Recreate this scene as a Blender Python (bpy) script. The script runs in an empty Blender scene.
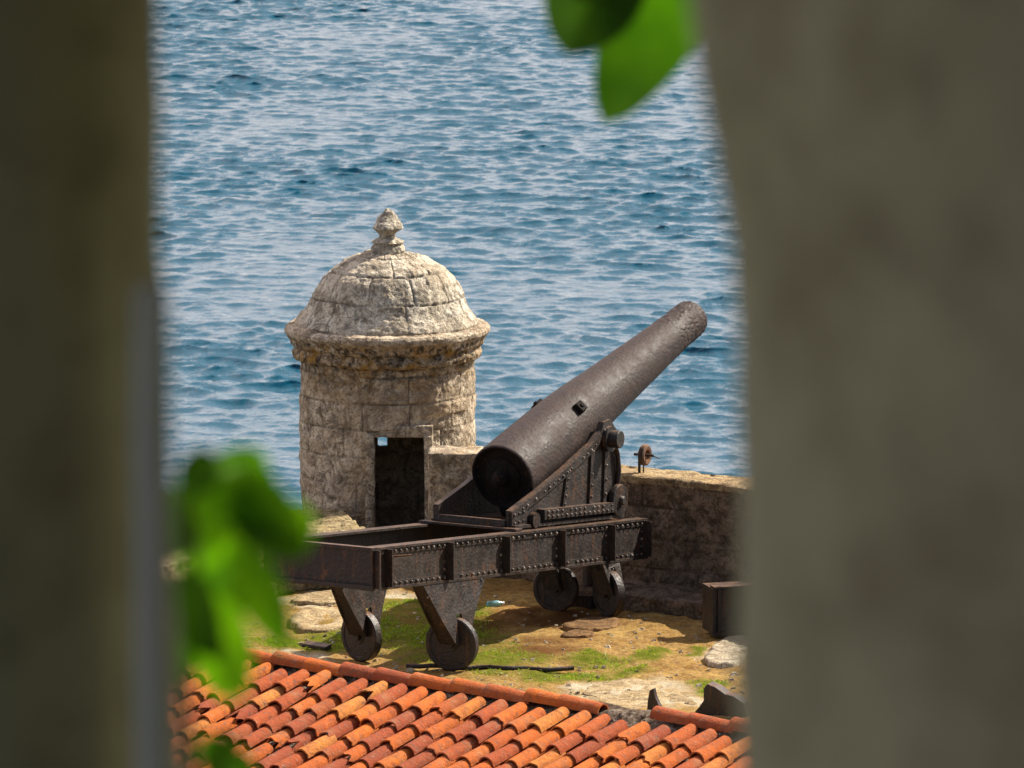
import bpy, bmesh, math, random
import numpy as np
from mathutils import Vector, noise, Matrix
R = math.radians; PI = math.pi
rnd = random.Random(3); random.seed(7); rng = np.random.default_rng(11)
scn = bpy.context.scene
col = scn.collection
# ------------------------------------------------------------------ camera model (metres; terrace floor is z = 0)
F = 7000.0; PITCH = 8.6; H = 12.76
def ang(py): return R(PITCH) + math.atan((py - 384) / F)
def zat(py, Y): return H - Y * math.tan(ang(py))
def at(px, py, Y): return Vector(((px - 512) / F * Y, Y, zat(py, Y)))
def ground_at(px, py, z=0.0):
    Y = (H - z) / math.tan(ang(py)); return ((px - 512) / F * Y, Y)
# ------------------------------------------------------------------ helpers
def tag(o, label=None, cat=None, group=None, kind=None):
    if label: o['label'] = label
    if cat: o['category'] = cat
    if group: o['group'] = group
    if kind: o['kind'] = kind
    return o
def empty(name, loc=(0, 0, 0), rz=0.0):
    o = bpy.data.objects.new(name, None); col.objects.link(o)
    o.location = loc; o.rotation_euler = (0, 0, rz); o.empty_display_size = .2
    return o
class MB:
    def __init__(s): s.v = []; s.f = []; s.a = []
    def add(s, verts, faces, a=0.0):
        n = len(s.v); s.v += [tuple(p) for p in verts]; s.f += [tuple(i + n for i in f) for f in faces]
        s.a += [a] * len(verts)
    def hexa(s, p, a=0.0):      # p: 4 bottom then 4 top corners
        s.add(p, [(3, 2, 1, 0), (4, 5, 6, 7), (0, 1, 5, 4), (1, 2, 6, 5), (2, 3, 7, 6), (3, 0, 4, 7)], a)
    def box(s, x0, x1, y0, y1, z0, z1, zf=None, a=0.0):
        zf = zf or (lambda x: 0)
        P = [(x0, y0), (x1, y0), (x1, y1), (x0, y1)]
        s.hexa([(x, y, z0 + zf(x)) for x, y in P] + [(x, y, z1 + zf(x)) for x, y in P], a)
    def cyl(s, p0, p1, r0, r1=None, n=16, a=0.0):
        r1 = r0 if r1 is None else r1
        p0 = Vector(p0); p1 = Vector(p1); d = (p1 - p0).normalized()
        e = d.orthogonal().normalized(); g = d.cross(e)
        vs = []
        for p, r in ((p0, r0), (p1, r1)):
            for k in range(n):
                t = 2 * PI * k / n; vs.append(p + (e * math.cos(t) + g * math.sin(t)) * r)
        fs = [(k, (k + 1) % n, n + (k + 1) % n, n + k) for k in range(n)] + [tuple(range(n - 1, -1, -1)), tuple(range(n, 2 * n))]
        s.add(vs, fs, a)
    def lathe(s, p0, axis, prof, n=48, a=0.0):
        p0 = Vector(p0); d = Vector(axis).normalized(); e = d.orthogonal().normalized(); g = d.cross(e)
        vs = []; m = len(prof)
        for (h, r) in prof:
            for k in range(n):
                t = 2 * PI * k / n; vs.append(p0 + d * h + (e * math.cos(t) + g * math.sin(t)) * r)
        fs = [(i * n + k, i * n + (k + 1) % n, (i + 1) * n + (k + 1) % n, (i + 1) * n + k) for i in range(m - 1) for k in range(n)]
        s.add(vs, fs, a)
    def prism(s, pts, y0, y1, a=0.0):       # polygon in (x, z) extruded in y
        n = len(pts)
        vs = [(x, y0, z) for x, z in pts] + [(x, y1, z) for x, z in pts]
        fs = [tuple(range(n)), tuple(range(2 * n - 1, n - 1, -1))] + [(k, n + k, n + (k + 1) % n, (k + 1) % n) for k in range(n)]
        s.add(vs, fs, a)
    def rivet(s, p, nrm, r=.014, h=.011):
        if rnd.random() < .06: return
        k_ = rnd.uniform(.85, 1.2); r *= 1.15 * k_; h *= 1.15 * k_
        p = Vector(p); d = Vector(nrm).normalized(); e = d.orthogonal().normalized(); g = d.cross(e)
        vs = []; n = 7
        for (hh, rr) in ((-.003, r), (h * .6, r * .8), (h, r * .35)):
            for k in range(n):
                t = 2 * PI * k / n; vs.append(p + d * hh + (e * math.cos(t) + g * math.sin(t)) * rr)
        fs = [(i * n + k, i * n + (k + 1) % n, (i + 1) * n + (k + 1) % n, (i + 1) * n + k) for i in range(2) for k in range(n)] + [tuple(range(2 * n, 3 * n))]
        s.add(vs, fs, rnd.choice([0, .1, .2, .4, .8]))
    def build(s, name, mat, parent=None, smooth=False, bevel=0.0, attr=None, fixn=True):
        me = bpy.data.meshes.new(name); me.from_pydata(s.v, [], s.f)
        if fixn:
            b = bmesh.new(); b.from_mesh(me); bmesh.ops.recalc_face_normals(b, faces=b.faces); b.to_mesh(me); b.free()
        if attr:
            at_ = me.attributes.new(attr, 'FLOAT', 'POINT'); at_.data.foreach_set('value', s.a)
        me.materials.append(mat)
        if smooth:
            me.polygons.foreach_set('use_smooth', [True] * len(me.polygons))
        o = bpy.data.objects.new(name, me); col.objects.link(o); o.parent = parent
        if smooth == 'auto' or smooth is True:
            try: me.set_sharp_from_angle(angle=R(38))
            except Exception: pass
        if bevel:
            m = o.modifiers.new('b', 'BEVEL'); m.width = bevel; m.segments = 2; m.limit_method = 'ANGLE'; m.angle_limit = R(40)
        return o
def grid_obj(name, V, nu, nv, mat, parent=None, wrap=False, attrs=None, keep=None, smooth=True):
    """V: (nv*nu, 3) array, row-major rows v. wrap joins the u ends."""
    idx = np.arange(nu * nv).reshape(nv, nu)
    if wrap: a = idx; b = np.roll(idx, -1, 1)
    else: a = idx[:, :-1]; b = idx[:, 1:]
    q = np.stack([a[:-1], b[:-1], b[1:], a[1:]], -1).reshape(-1, 4)
    if keep is not None: q = q[keep(V[q].mean(1))]
    me = bpy.data.meshes.new(name)
    me.vertices.add(len(V)); me.vertices.foreach_set('co', V.astype(np.float32).ravel())
    me.loops.add(q.size); me.loops.foreach_set('vertex_index', q.astype(np.int32).ravel())
    me.polygons.add(len(q)); me.polygons.foreach_set('loop_start', np.arange(0, q.size, 4, dtype=np.int32))
    me.polygons.foreach_set('loop_total', np.full(len(q), 4, dtype=np.int32))
    me.update(calc_edges=True); me.validate()
    me.polygons.foreach_set('use_smooth', [smooth] * len(me.polygons))
    for k, arr in (attrs or {}).items():
        A = me.attributes.new(k, 'FLOAT', 'POINT'); A.data.foreach_set('value', np.asarray(arr, np.float32).ravel())
    me.materials.append(mat)
    o = bpy.data.objects.new(name, me); col.objects.link(o); o.parent = parent
    return o
# numpy value noise (3D), fast
_perm = rng.random((64, 64, 64)).astype(np.float32)
def vnoise(x, y, z):
    x = np.asarray(x, float); y = np.asarray(y, float) + x * 0; z = np.asarray(z, float) + x * 0
    xi = np.floor(x).astype(int); yi = np.floor(y).astype(int); zi = np.floor(z).astype(int)
    fx = x - xi; fy = y - yi; fz = z - zi
    fx = fx * fx * (3 - 2 * fx); fy = fy * fy * (3 - 2 * fy); fz = fz * fz * (3 - 2 * fz)
    o = 0
    for a in (0, 1):
        for b in (0, 1):
            for c in (0, 1):
                o = o + _perm[(xi + a) % 64, (yi + b) % 64, (zi + c) % 64] * (fx if a else 1 - fx) * (fy if b else 1 - fy) * (fz if c else 1 - fz)
    return o - .5
def fbm(x, y, z, oct=4):
    s = 0; amp = 1.0; f = 1.0
    for i in range(oct):
        s = s + amp * vnoise(x * f + 7.3 * i, y * f + 3.1 * i, z * f + 5.7 * i); amp *= .5; f *= 2.03
    return s
# ------------------------------------------------------------------ materials
class N:
    def __init__(s, name):
        m = bpy.data.materials.new(name); m.use_nodes = True; s.m = m; s.t = m.node_tree; s.b = s.t.nodes['Principled BSDF']
        s.out = s.t.nodes['Material Output']
    def n(s, typ, **kw):
        nd = s.t.nodes.new(typ)
        for k, v in kw.items():
            if k == 'op': nd.operation = v
            elif k in nd.inputs.keys() if isinstance(k, str) else False: nd.inputs[k].default_value = v
            else: setattr(nd, k, v)
        return nd
    def l(s, a, b): s.t.links.new(a, b)
    def coord(s, scale=(1, 1, 1), kind='Object', rot=(0, 0, 0)):
        tc = s.n('ShaderNodeTexCoord'); mp = s.n('ShaderNodeMapping'); mp.inputs['Scale'].default_value = scale; mp.inputs['Rotation'].default_value = rot
        s.l(tc.outputs[kind], mp.inputs['Vector']); return mp.outputs['Vector']
    def noise(s, vec, scale, detail=4, rough=.6, dist=0):
        nd = s.n('ShaderNodeTexNoise'); nd.inputs['Scale'].default_value = scale; nd.inputs['Detail'].default_value = detail
        nd.inputs['Roughness'].default_value = rough; nd.inputs['Distortion'].default_value = dist; s.l(vec, nd.inputs['Vector']); return nd.outputs['Fac']
    def vor(s, vec, scale, feature='F1'):
        nd = s.n('ShaderNodeTexVoronoi'); nd.feature = feature; nd.inputs['Scale'].default_value = scale; s.l(vec, nd.inputs['Vector']); return nd.outputs['Distance']
    def ramp(s, fac, stops):
        nd = s.n('ShaderNodeValToRGB'); e = nd.color_ramp.elements
        while len(e) < len(stops): e.new(.5)
        for i, (p, c) in enumerate(stops):
            e[i].position = p; e[i].color = (c[0], c[1], c[2], 1) if hasattr(c, '__len__') else (c, c, c, 1)
        s.l(fac, nd.inputs['Fac']); return nd.outputs['Color']
    def mix(s, fac, a, b, blend='MIX'):
        nd = s.n('ShaderNodeMix'); nd.data_type = 'RGBA'; nd.blend_type = blend
        for v, k in ((fac, 0), (a, 6), (b, 7)):
            if isinstance(v, (int, float)): nd.inputs[k].default_value = v
            elif isinstance(v, tuple): nd.inputs[k].default_value = (v[0], v[1], v[2], 1)
            else: s.l(v, nd.inputs[k])
        return nd.outputs[2]
    def math(s, op, a, b=0.0, clamp=False):
        nd = s.n('ShaderNodeMath'); nd.operation = op; nd.use_clamp = clamp
        for v, k in ((a, 0), (b, 1)):
            if isinstance(v, (int, float)): nd.inputs[k].default_value = v
            else: s.l(v, nd.inputs[k])
        return nd.outputs[0]
    def attr(s, name):
        nd = s.n('ShaderNodeAttribute'); nd.attribute_name = name; return nd.outputs['Fac']
    def geo(s, out): return s.n('ShaderNodeNewGeometry').outputs[out]
    def sep(s, v):
        nd = s.n('ShaderNodeSeparateXYZ'); s.l(v, nd.inputs[0]); return nd.outputs
    def bump(s, h, strength=.5, dist=.02):
        nd = s.n('ShaderNodeBump'); nd.inputs['Strength'].default_value = strength; nd.inputs['Distance'].default_value = dist
        s.l(h, nd.inputs['Height']); s.l(nd.outputs['Normal'], s.b.inputs['Normal']); return nd
    def fin(s, color=None, rough=.9, spec=.3, metal=0.0):
        if color is not None:
            if isinstance(color, tuple): s.b.inputs['Base Color'].default_value = (*color, 1)
            else: s.l(color, s.b.inputs['Base Color'])
        if isinstance(rough, (int, float)): s.b.inputs['Roughness'].default_value = rough
        else: s.l(rough, s.b.inputs['Roughness'])
        s.b.inputs['Specular IOR Level'].default_value = spec
        s.b.inputs['Metallic'].default_value = metal
        return s.m
def mat_coral(name, light=(.50, .44, .36), mid=(.33, .28, .22), dark=(.09, .075, .06), stain=0.35, pits=.55, dk=.42):
    """weathered coral limestone: pits, lichen, dirt in the joints ('joint' attribute), ochre stains ('stain')"""
    m = N(name); v = m.coord()
    big = m.noise(v, 2.3, 5, .65, .4); med = m.noise(v, 9, 5, .7, .3); fine = m.noise(v, 38, 4, .7)
    pit = m.vor(v, 26); pit2 = m.vor(v, 55)
    base = m.mix(m.ramp(big, [(.35, 0.0), (.65, 1.0)]), mid, light)
    base = m.mix(m.ramp(med, [(.30, 1.0), (.52, 0.0)]), base, (mid[0] * .55, mid[1] * .5, mid[2] * .46))
    base = m.mix(m.math('MULTIPLY', m.ramp(m.noise(v, 5, 6, .85, 1.0), [(.46, 0.0), (.56, 1.0)]), .72), base, dark)
    base = m.mix(m.ramp(fine, [(.32, .9), (.48, 0.0)]), base, dark)
    base = m.mix(m.math('MULTIPLY', m.ramp(pit, [(.04, 1.0), (.22, 0.0)]), pits), base, dark)
    bk = m.attr('blk'); base = m.mix(m.math('MULTIPLY', bk, .45), base, (mid[0] * .75, mid[1] * .68, mid[2] * .6))
    st = m.attr('stain')
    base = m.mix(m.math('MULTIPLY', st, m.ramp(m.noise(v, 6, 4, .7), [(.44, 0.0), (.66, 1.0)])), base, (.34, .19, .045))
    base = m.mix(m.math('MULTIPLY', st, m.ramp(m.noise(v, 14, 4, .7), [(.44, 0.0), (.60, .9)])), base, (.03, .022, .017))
    base = m.mix(m.math('MULTIPLY', m.attr('joint'), .85), base, (.05, .038, .028))
    hgt = m.math('ADD', m.math('MULTIPLY', fine, .6), m.math('MULTIPLY', m.ramp(pit, [(.0, 0.0), (.3, 1.0)]), .5))
    hgt = m.math('ADD', hgt, m.math('MULTIPLY', m.ramp(pit2, [(.0, 0.0), (.35, 1.0)]), .3))
    hgt = m.math('ADD', hgt, med)
    m.bump(hgt, .9, .022)
    return m.fin(base, .95, .15)
M = {}
M['coral'] = mat_coral('coral_stone', (.76, .65, .50), (.54, .44, .32), (.10, .075, .055), pits=.95)
M['dome'] = mat_coral('dome_stone', (.80, .73, .60), (.62, .54, .42), (.10, .085, .065), pits=.85)
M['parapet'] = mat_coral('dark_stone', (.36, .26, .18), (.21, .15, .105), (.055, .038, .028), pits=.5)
M['parapet2'] = mat_coral('brown_stone', (.34, .20, .09), (.22, .12, .05), (.06, .035, .02), pits=.4)
M['ledge'] = mat_coral('ledge_stone', (.52, .42, .24), (.36, .27, .13), (.08, .06, .035), pits=.6)
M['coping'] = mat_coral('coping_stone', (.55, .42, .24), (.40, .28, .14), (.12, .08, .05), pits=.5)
m = N('jamb_stone'); v = m.coord()
c = m.mix(m.ramp(m.noise(v, 2.5, 4, .6), [(.3, 0.0), (.7, 1.0)]), (.50, .50, .33), (.70, .69, .48))
c = m.mix(m.math('MULTIPLY', m.ramp(m.noise(v, 12, 5, .7), [(.45, 0.0), (.65, 1.0)]), .55), c, (.26, .22, .13))
m.bump(m.noise(v, 30, 4, .7), .4, .01); M['jamb'] = m.fin(c, .95, .1)
m = N('shade_room_dark'); M['room'] = m.fin(m.mix(m.noise(m.coord(), 3, 5, .7), (.035, .036, .030), (.06, .06, .05)), .95, .1)  # near-black walls of the added room, cutting bounce onto the pillars
M['slab'] = mat_coral('slab_stone', (.58, .47, .29), (.42, .30, .15), (.16, .11, .06), pits=.5)
M['rock'] = mat_coral('rock_stone', (.72, .64, .50), (.55, .45, .30), (.12, .09, .06), pits=.3)
def mat_iron(name, base=(.032, .026, .025), hi=(.075, .062, .06), rust=(.20, .075, .022), ramt=.5, rough=.5, bump=.5, rl=(.58, .70), top=1.0, spec=.5):
    m = N(name); v = m.coord()
    a = m.noise(v, 6, 5, .7, .3); b = m.noise(v, 34, 4, .7); c = m.noise(v, 3.2, 6, .75, .6)
    colr = m.mix(m.ramp(a, [(.35, 0.0), (.7, 1.0)]), base, hi)
    colr = m.mix(m.math('MULTIPLY', m.ramp(c, [(rl[0], 0.0), (rl[1], 1.0)]), ramt), colr, rust)
    colr = m.mix(m.math('MULTIPLY', m.ramp(b, [(.60, 0.0), (.72, 1.0)]), .35), colr, (rust[0] * 1.1, rust[1] * 1.3, rust[2] * 2))
    stv = m.noise(m.coord((10, 10, 1.1)), 2.2, 5, .7); colr = m.mix(m.math('MULTIPLY', m.ramp(stv, [(.54, 0.0), (.66, 1.0)]), ramt * .8), colr, (rust[0] * .8, rust[1] * .8, rust[2] * .8))
    colr = m.mix(m.math('MULTIPLY', m.ramp(m.noise(v, 13, 6, .8, .4), [(.60, 0.0), (.70, 1.0)]), .35), colr, (base[0] * 5 + .04, base[1] * 5 + .035, base[2] * 5 + .032))
    up = m.sep(m.geo('Normal'))[2]
    colr = m.mix(m.math('MULTIPLY', m.ramp(up, [(.80, 0.0), (.97, 1.0)]), m.math('MULTIPLY', m.ramp(m.noise(v, 11, 5, .7), [(.38, 0.0), (.6, 1.0)]), ramt * top)), colr, (.26, .12, .045))
    colr = m.mix(m.math('MULTIPLY', m.attr('wear_glint'), .7), colr, (.30, .25, .22))  # lighter rivet heads: glint put into the colour along with wear
    m.bump(m.math('ADD', b, m.math('MULTIPLY', m.vor(v, 30), .8)), bump, .008)
    return m.fin(colr, m.ramp(a, [(.3, rough - .12), (.7, rough + .15)]), spec)
M['iron'] = mat_iron('black_iron', (.010, .008, .008), (.026, .020, .019), ramt=.5)
M['plate'] = mat_iron('iron_plate', (.010, .0075, .007), (.030, .022, .019), (.16, .06, .02), ramt=.5, rough=.55, bump=.6, top=.6, spec=.45)
M['barrel'] = mat_iron('barrel_iron', (.019, .0115, .010), (.045, .027, .023), (.06, .028, .020), ramt=.3, rough=.62, bump=.5, top=.1, spec=.32)
M['recess'] = mat_iron('dark_shade_iron', (.006, .005, .005), (.012, .010, .010), ramt=.15, top=0, rough=.85, spec=.15)  # darker iron: breech recess shade put into the colour; also on sight bosses
M['rust'] = mat_iron('rusty_iron', (.05, .028, .020), (.12, .06, .035), (.22, .09, .03), ramt=.8, rough=.8, rl=(.45, .6))
# roof tile: 'tint' attribute picks the clay of each tile
m = N('roof_clay'); v = m.coord(); t = m.attr('tint')
c = m.ramp(t, [(0.0, (.29, .060, .024)), (.35, (.38, .080, .020)), (.6, (.52, .120, .016)), (.85, (.57, .155, .020)), (1.0, (.56, .21, .042))])
c = m.mix(m.math('MULTIPLY', m.ramp(m.noise(v, 7, 5, .7, .5), [(.45, 0.0), (.66, 1.0)]), .6), c, (.24, .055, .020))
c = m.mix(m.math('MULTIPLY', m.ramp(m.noise(v, 19, 5, .75), [(.54, 0.0), (.66, 1.0)]), .75), c, (.11, .075, .055))
c = m.mix(m.math('MULTIPLY', m.ramp(m.noise(v, 3.4, 5, .75), [(.52, 0.0), (.68, 1.0)]), .45), c, (.36, .20, .10))
c = m.mix(m.math('MULTIPLY', m.ramp(m.noise(v, 1.3, 6, .75, .5), [(.50, 0.0), (.70, 1.0)]), .35), c, (.16, .06, .03))
c = m.mix(m.math('MULTIPLY', m.ramp(m.noise(v, 28, 4, .8), [(.60, 0.0), (.70, 1.0)]), .6), c, (.42, .33, .24))
m.bump(m.math('ADD', m.noise(v, 45, 4, .7), m.noise(v, 14, 3, .6)), .9, .014); M['clay'] = m.fin(c, .85, .25)
m = N('mortar'); v = m.coord()
c = m.ramp(m.noise(v, 16, 6, .8), [(.34, (.05, .035, .025)), (.48, (.17, .12, .085)), (.6, (.34, .28, .22)), (.70, (.60, .56, .50))])
m.bump(m.noise(v, 24, 5, .75), 1.0, .05); M['mortar'] = m.fin(c, .95, .1)
# terrace floor
m = N('terrace_soil'); v = m.coord()
c = m.mix(m.ramp(m.noise(v, 1.4, 6, .7, .5), [(.35, 0.0), (.65, 1.0)]), (.38, .205, .050), (.58, .37, .115))
c = m.mix(m.math('MULTIPLY', m.ramp(m.noise(v, 9, 6, .8), [(.42, 1.0), (.55, 0.0)]), .6), c, (.17, .09, .035))
c = m.mix(m.math('MULTIPLY', m.ramp(m.noise(v, 30, 4, .8), [(.52, 0.0), (.66, 1.0)]), .55), c, (.68, .55, .35))
c = m.mix(m.attr('rusty'), c, (.13, .042, .012))  # rusty soil tint, deepened as painted shade under the gun
gr = m.math('MULTIPLY', m.attr('grass'), m.ramp(m.noise(v, 8, 5, .8), [(.30, .45), (.50, 1.0)]))
c = m.mix(gr, c, (.15, .17, .012))
c = m.mix(m.math('MULTIPLY', m.attr('pale'), m.ramp(m.noise(v, 7, 6, .75), [(.34, .2), (.5, 1.0)])), c, (.66, .58, .42))
m.bump(m.math('ADD', m.noise(v, 22, 6, .8), m.noise(v, 6, 4, .7)), 1.0, .05); M['soil'] = m.fin(c, .97, .1)
m = N('dry_ground'); v = m.coord()
M['lower'] = m.fin(m.mix(m.noise(v, .8, 6, .7), (.16, .13, .07), (.30, .25, .15)), .97, .1)
m = N('cliff_rock'); v = m.coord()
c = m.ramp(m.noise(v, .5, 8, .75, .5), [(.3, (.06, .05, .04)), (.5, (.20, .16, .12)), (.7, (.34, .29, .22))])
m.bump(m.noise(v, 1.2, 8, .8), 1.0, .5); M['cliff'] = m.fin(c, .95, .1)
def mat_leaf(name, c1, c2, tr):
    m = N(name); v = m.coord()
    c = m.mix(m.ramp(m.noise(v, 25, 4, .6), [(.35, 0.0), (.65, 1.0)]), c1, c2)
    m.fin(c, .45, .35)
    tl = m.n('ShaderNodeBsdfTranslucent'); m.l(m.mix(1.0, c, tr, 'MULTIPLY'), tl.inputs['Color'])
    mx = m.n('ShaderNodeMixShader'); mx.inputs[0].default_value = .5
    m.l(m.b.outputs[0], mx.inputs[1]); m.l(tl.outputs[0], mx.inputs[2]); m.l(mx.outputs[0], m.out.inputs['Surface'])
    return m.m
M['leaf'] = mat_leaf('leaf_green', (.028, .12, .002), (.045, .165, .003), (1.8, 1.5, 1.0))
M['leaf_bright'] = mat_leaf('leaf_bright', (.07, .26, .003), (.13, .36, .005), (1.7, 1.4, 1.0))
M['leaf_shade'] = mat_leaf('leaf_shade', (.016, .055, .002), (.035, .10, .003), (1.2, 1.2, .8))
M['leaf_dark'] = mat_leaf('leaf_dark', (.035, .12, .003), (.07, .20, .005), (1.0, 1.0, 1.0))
M['grass'] = mat_leaf('grass_blade', (.15, .26, .012), (.30, .36, .035), (1.4, 1.4, 1.0))
m = N('vine_stem'); M['stem'] = m.fin((.06, .05, .02), .8)
m = N('bottle_plastic'); m.b.inputs['Transmission Weight'].default_value = .5; M['bottle'] = m.fin((.30, .62, .66), .15, .5)
m = N('bottle_lid'); M['lid'] = m.fin((.75, .8, .85), .4)
# water
m = N('sea_water'); v = m.coord()
n1 = m.noise(m.coord((1.0, .55, 1)), 1.4, 4, .6, .3); n2 = m.noise(v, 5.5, 3, .6)
m.bump(m.math('ADD', n1, m.math('MULTIPLY', n2, .22)), 1.0, .12)
m.b.inputs['IOR'].default_value = 1.33
M['sea'] = m.fin((.0003, .074, .128), .06, .5)
# ------------------------------------------------------------------ sea: real wave relief where the view falls, flat sheet to the horizon
SEA = -45.0
def build_sea():
    dx = .25; nx, ny = 512, 1344
    kx = np.fft.fftfreq(nx, dx) * 2 * PI; ky = np.fft.fftfreq(ny, dx) * 2 * PI
    KX, KY = np.meshgrid(kx, ky); K = np.hypot(KX, KY); K[0, 0] = 1
    kp = 2 * PI / 5.0
    wd = (math.sin(R(12)), math.cos(R(12)))
    cosd = (KX * wd[0] + KY * wd[1]) / K
    P = K ** -3.35 * np.exp(-(kp / K) ** 2) * (np.abs(cosd) ** 5.5 + .04) * np.exp(-(K * .12) ** 2)
    P[0, 0] = 0
    ph = (rng.standard_normal(K.shape) + 1j * rng.standard_normal(K.shape)) * np.sqrt(P)
    h = np.fft.ifft2(ph).real; sc = .086 / h.std()
    h *= sc
    Dx = np.fft.ifft2(ph * -1j * KX / K).real * sc; Dy = np.fft.ifft2(ph * -1j * KY / K).real * sc
    x = np.arange(nx) * dx - 68; y = np.arange(ny) * dx + 315
    X, Y = np.meshgrid(x, y)
    am = np.clip(1 + .8 * fbm(X / 14, Y / 30, X * 0, 3), .7, 1.35); h = h * am; Dx = Dx * am; Dy = Dy * am
    e = np.minimum.reduce([X - x[0], x[-1] - X, Y - y[0], y[-1] - Y]); w = np.clip(e / 12, 0, 1)
    V = np.stack([X - Dx * w * 1.35, Y - Dy * w * 1.35, SEA + h * w], -1).reshape(-1, 3)
    o = grid_obj('sea', V, nx, ny, M['sea']); tag(o, kind='structure')
    b = MB(); X0, X1, Y0, Y1 = x[0], x[-1], y[0], y[-1]; B = 9000
    b.add([(-B, -B, SEA), (B, -B, SEA), (B, B * 2, SEA), (-B, B * 2, SEA), (X0, Y0, SEA), (X1, Y0, SEA), (X1, Y1, SEA), (X0, Y1, SEA)],
          [(0, 1, 5, 4), (1, 2, 6, 5), (2, 3, 7, 6), (3, 0, 4, 7)])
    tag(b.build('sea', M['sea']), kind='structure')
build_sea()
# ------------------------------------------------------------------ stone relief
def relief(s, z, px, py, pz, ch=.30, bl=.62, seed=0, jd=.018, ero=.022, jw=.016):
    """displacement + joint mask for ashlar of course height ch, block length bl; s,z surface coords"""
    wob = .03 * fbm(px * 2 + seed, py * 2, pz * 2, 2)
    zz = z + wob; crs = np.floor(zz / ch)
    rr = np.abs(np.sin(crs * 12.9898 + seed * 3.1) * 43758.5) % 1
    L = bl * (.75 + .6 * rr)
    ss = s + rr * 5.3 + .04 * fbm(px * 3, py * 3 + seed, pz * 3, 2)
    dz = np.abs(zz / ch - np.round(zz / ch)) * ch
    ds = np.abs(ss / L - np.round(ss / L)) * L
    strg = np.clip(.55 + 1.4 * vnoise(px * 2.2, py * 2.2, pz * 2.2 + seed), .1, 1)
    j = np.maximum(np.clip(1 - dz / jw, 0, 1), np.clip(1 - ds / jw, 0, 1)) * strg
    blk = (np.abs(np.sin(np.floor(ss / L + .5) * 78.2 + np.floor(zz / ch + .5) * 37.7 + seed) * 43758.5) % 1 - .5) * .02
    global BLK
    BLK = np.clip(blk / .02 + .5, 0, 1)
    d = -jd * j + blk + ero * fbm(px * 5, py * 5, pz * 5, 4) + .014 * fbm(px * 26, py * 26, pz * 26, 3)
    return d, j
def resample(prof, step):
    out = [prof[0]]
    for (a, b) in zip(prof[:-1], prof[1:]):
        n = max(1, int(math.hypot(b[0] - a[0], b[1] - a[1]) / step))
        for i in range(1, n + 1): out.append((a[0] + (b[0] - a[0]) * i / n, a[1] + (b[1] - a[1]) * i / n))
    return np.array(out)
def lathe_stone(name, prof, mat, parent, nseg=420, step=.013, ch=.3, bl=.6, seed=0, jd=.018, ero=.022, keep=None, stain=None, flat=False, zoff=0):
    P = resample(prof, step); nv = len(P)
    th = np.arange(nseg) / nseg * 2 * PI
    dl = np.r_[0, np.cumsum(np.hypot(*np.diff(P, axis=0).T))]
    T, _ = np.meshgrid(th, P[:, 0]); Rr = np.repeat(P[:, :1], nseg, 1); Z = np.repeat(P[:, 1:], nseg, 1); Lg = np.repeat(dl[:, None], nseg, 1)
    tang = np.gradient(P, axis=0); tang /= np.linalg.norm(tang, axis=1, keepdims=True) + 1e-9
    nr = np.repeat(tang[:, 1:], nseg, 1); nz = np.repeat(-tang[:, :1], nseg, 1)
    px, py = Rr * np.cos(T), Rr * np.sin(T)
    Rm = max(p[0] for p in prof)
    d, j = relief(T * Rm, (Lg if not flat else Z) + zoff, px, py, Z, ch, bl, seed, jd, ero)
    R2 = Rr + nr * d; Z2 = Z + nz * d
    V = np.stack([R2 * np.cos(T), R2 * np.sin(T), Z2], -1).reshape(-1, 3)
    st = np.zeros(len(V)) if stain is None else stain(V)
    return grid_obj(name, V, nseg, nv, mat, parent, wrap=True, attrs={'joint': j, 'stain': st, 'blk': BLK}, keep=keep)
# ------------------------------------------------------------------ sentry turret
YC = 72.7; XC = (386.3 - 512) / F * YC; S1 = YC / F
tur = empty('sentry_turret', (XC, YC, 0))
tag(tur, 'domed round sentry turret of pale weathered stone with a dark doorway, at the sea edge', 'turret')
RC = 88 * S1
DX = (398.0 - 512) / F * 71.8 - XC; DW = .27; DTOP = zat(437, 71.85)
def zz(py): return zat(py, YC)
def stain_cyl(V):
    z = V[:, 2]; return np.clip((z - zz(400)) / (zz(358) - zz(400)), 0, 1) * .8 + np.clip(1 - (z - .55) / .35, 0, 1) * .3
def keep_cyl(c):
    door = (c[:, 1] < 0) & (np.abs(c[:, 0] - DX) < DW + .015) & (c[:, 2] < DTOP + .01) & (c[:, 2] > -.02)
    lx = (381 - 512) / F * 73.4 - XC; lz = zat(440, 73.5)
    hole = (c[:, 1] > 0) & (np.abs(c[:, 0] - lx) < .05) & (np.abs(c[:, 2] - lz) < .075)
    return ~(door | hole)
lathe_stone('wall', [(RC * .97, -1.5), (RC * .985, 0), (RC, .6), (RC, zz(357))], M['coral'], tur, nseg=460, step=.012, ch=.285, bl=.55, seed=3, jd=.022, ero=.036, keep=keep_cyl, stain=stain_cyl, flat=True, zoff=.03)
lathe_stone('inner_wall', [(RC - .17, zz(352)), (RC - .17, -.02)], M['coral'], tur, nseg=220, step=.03, keep=keep_cyl, seed=5)
b = MB(); b.cyl((0, 0, zz(354)), (0, 0, zz(352)), RC - .1, n=40); b.build('ceiling', M['coral'], tur)
b = MB(); b.cyl((0, 0, -.08), (0, 0, -.02), RC - .1, n=40); b.build('floor', M['coral'], tur)
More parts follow.
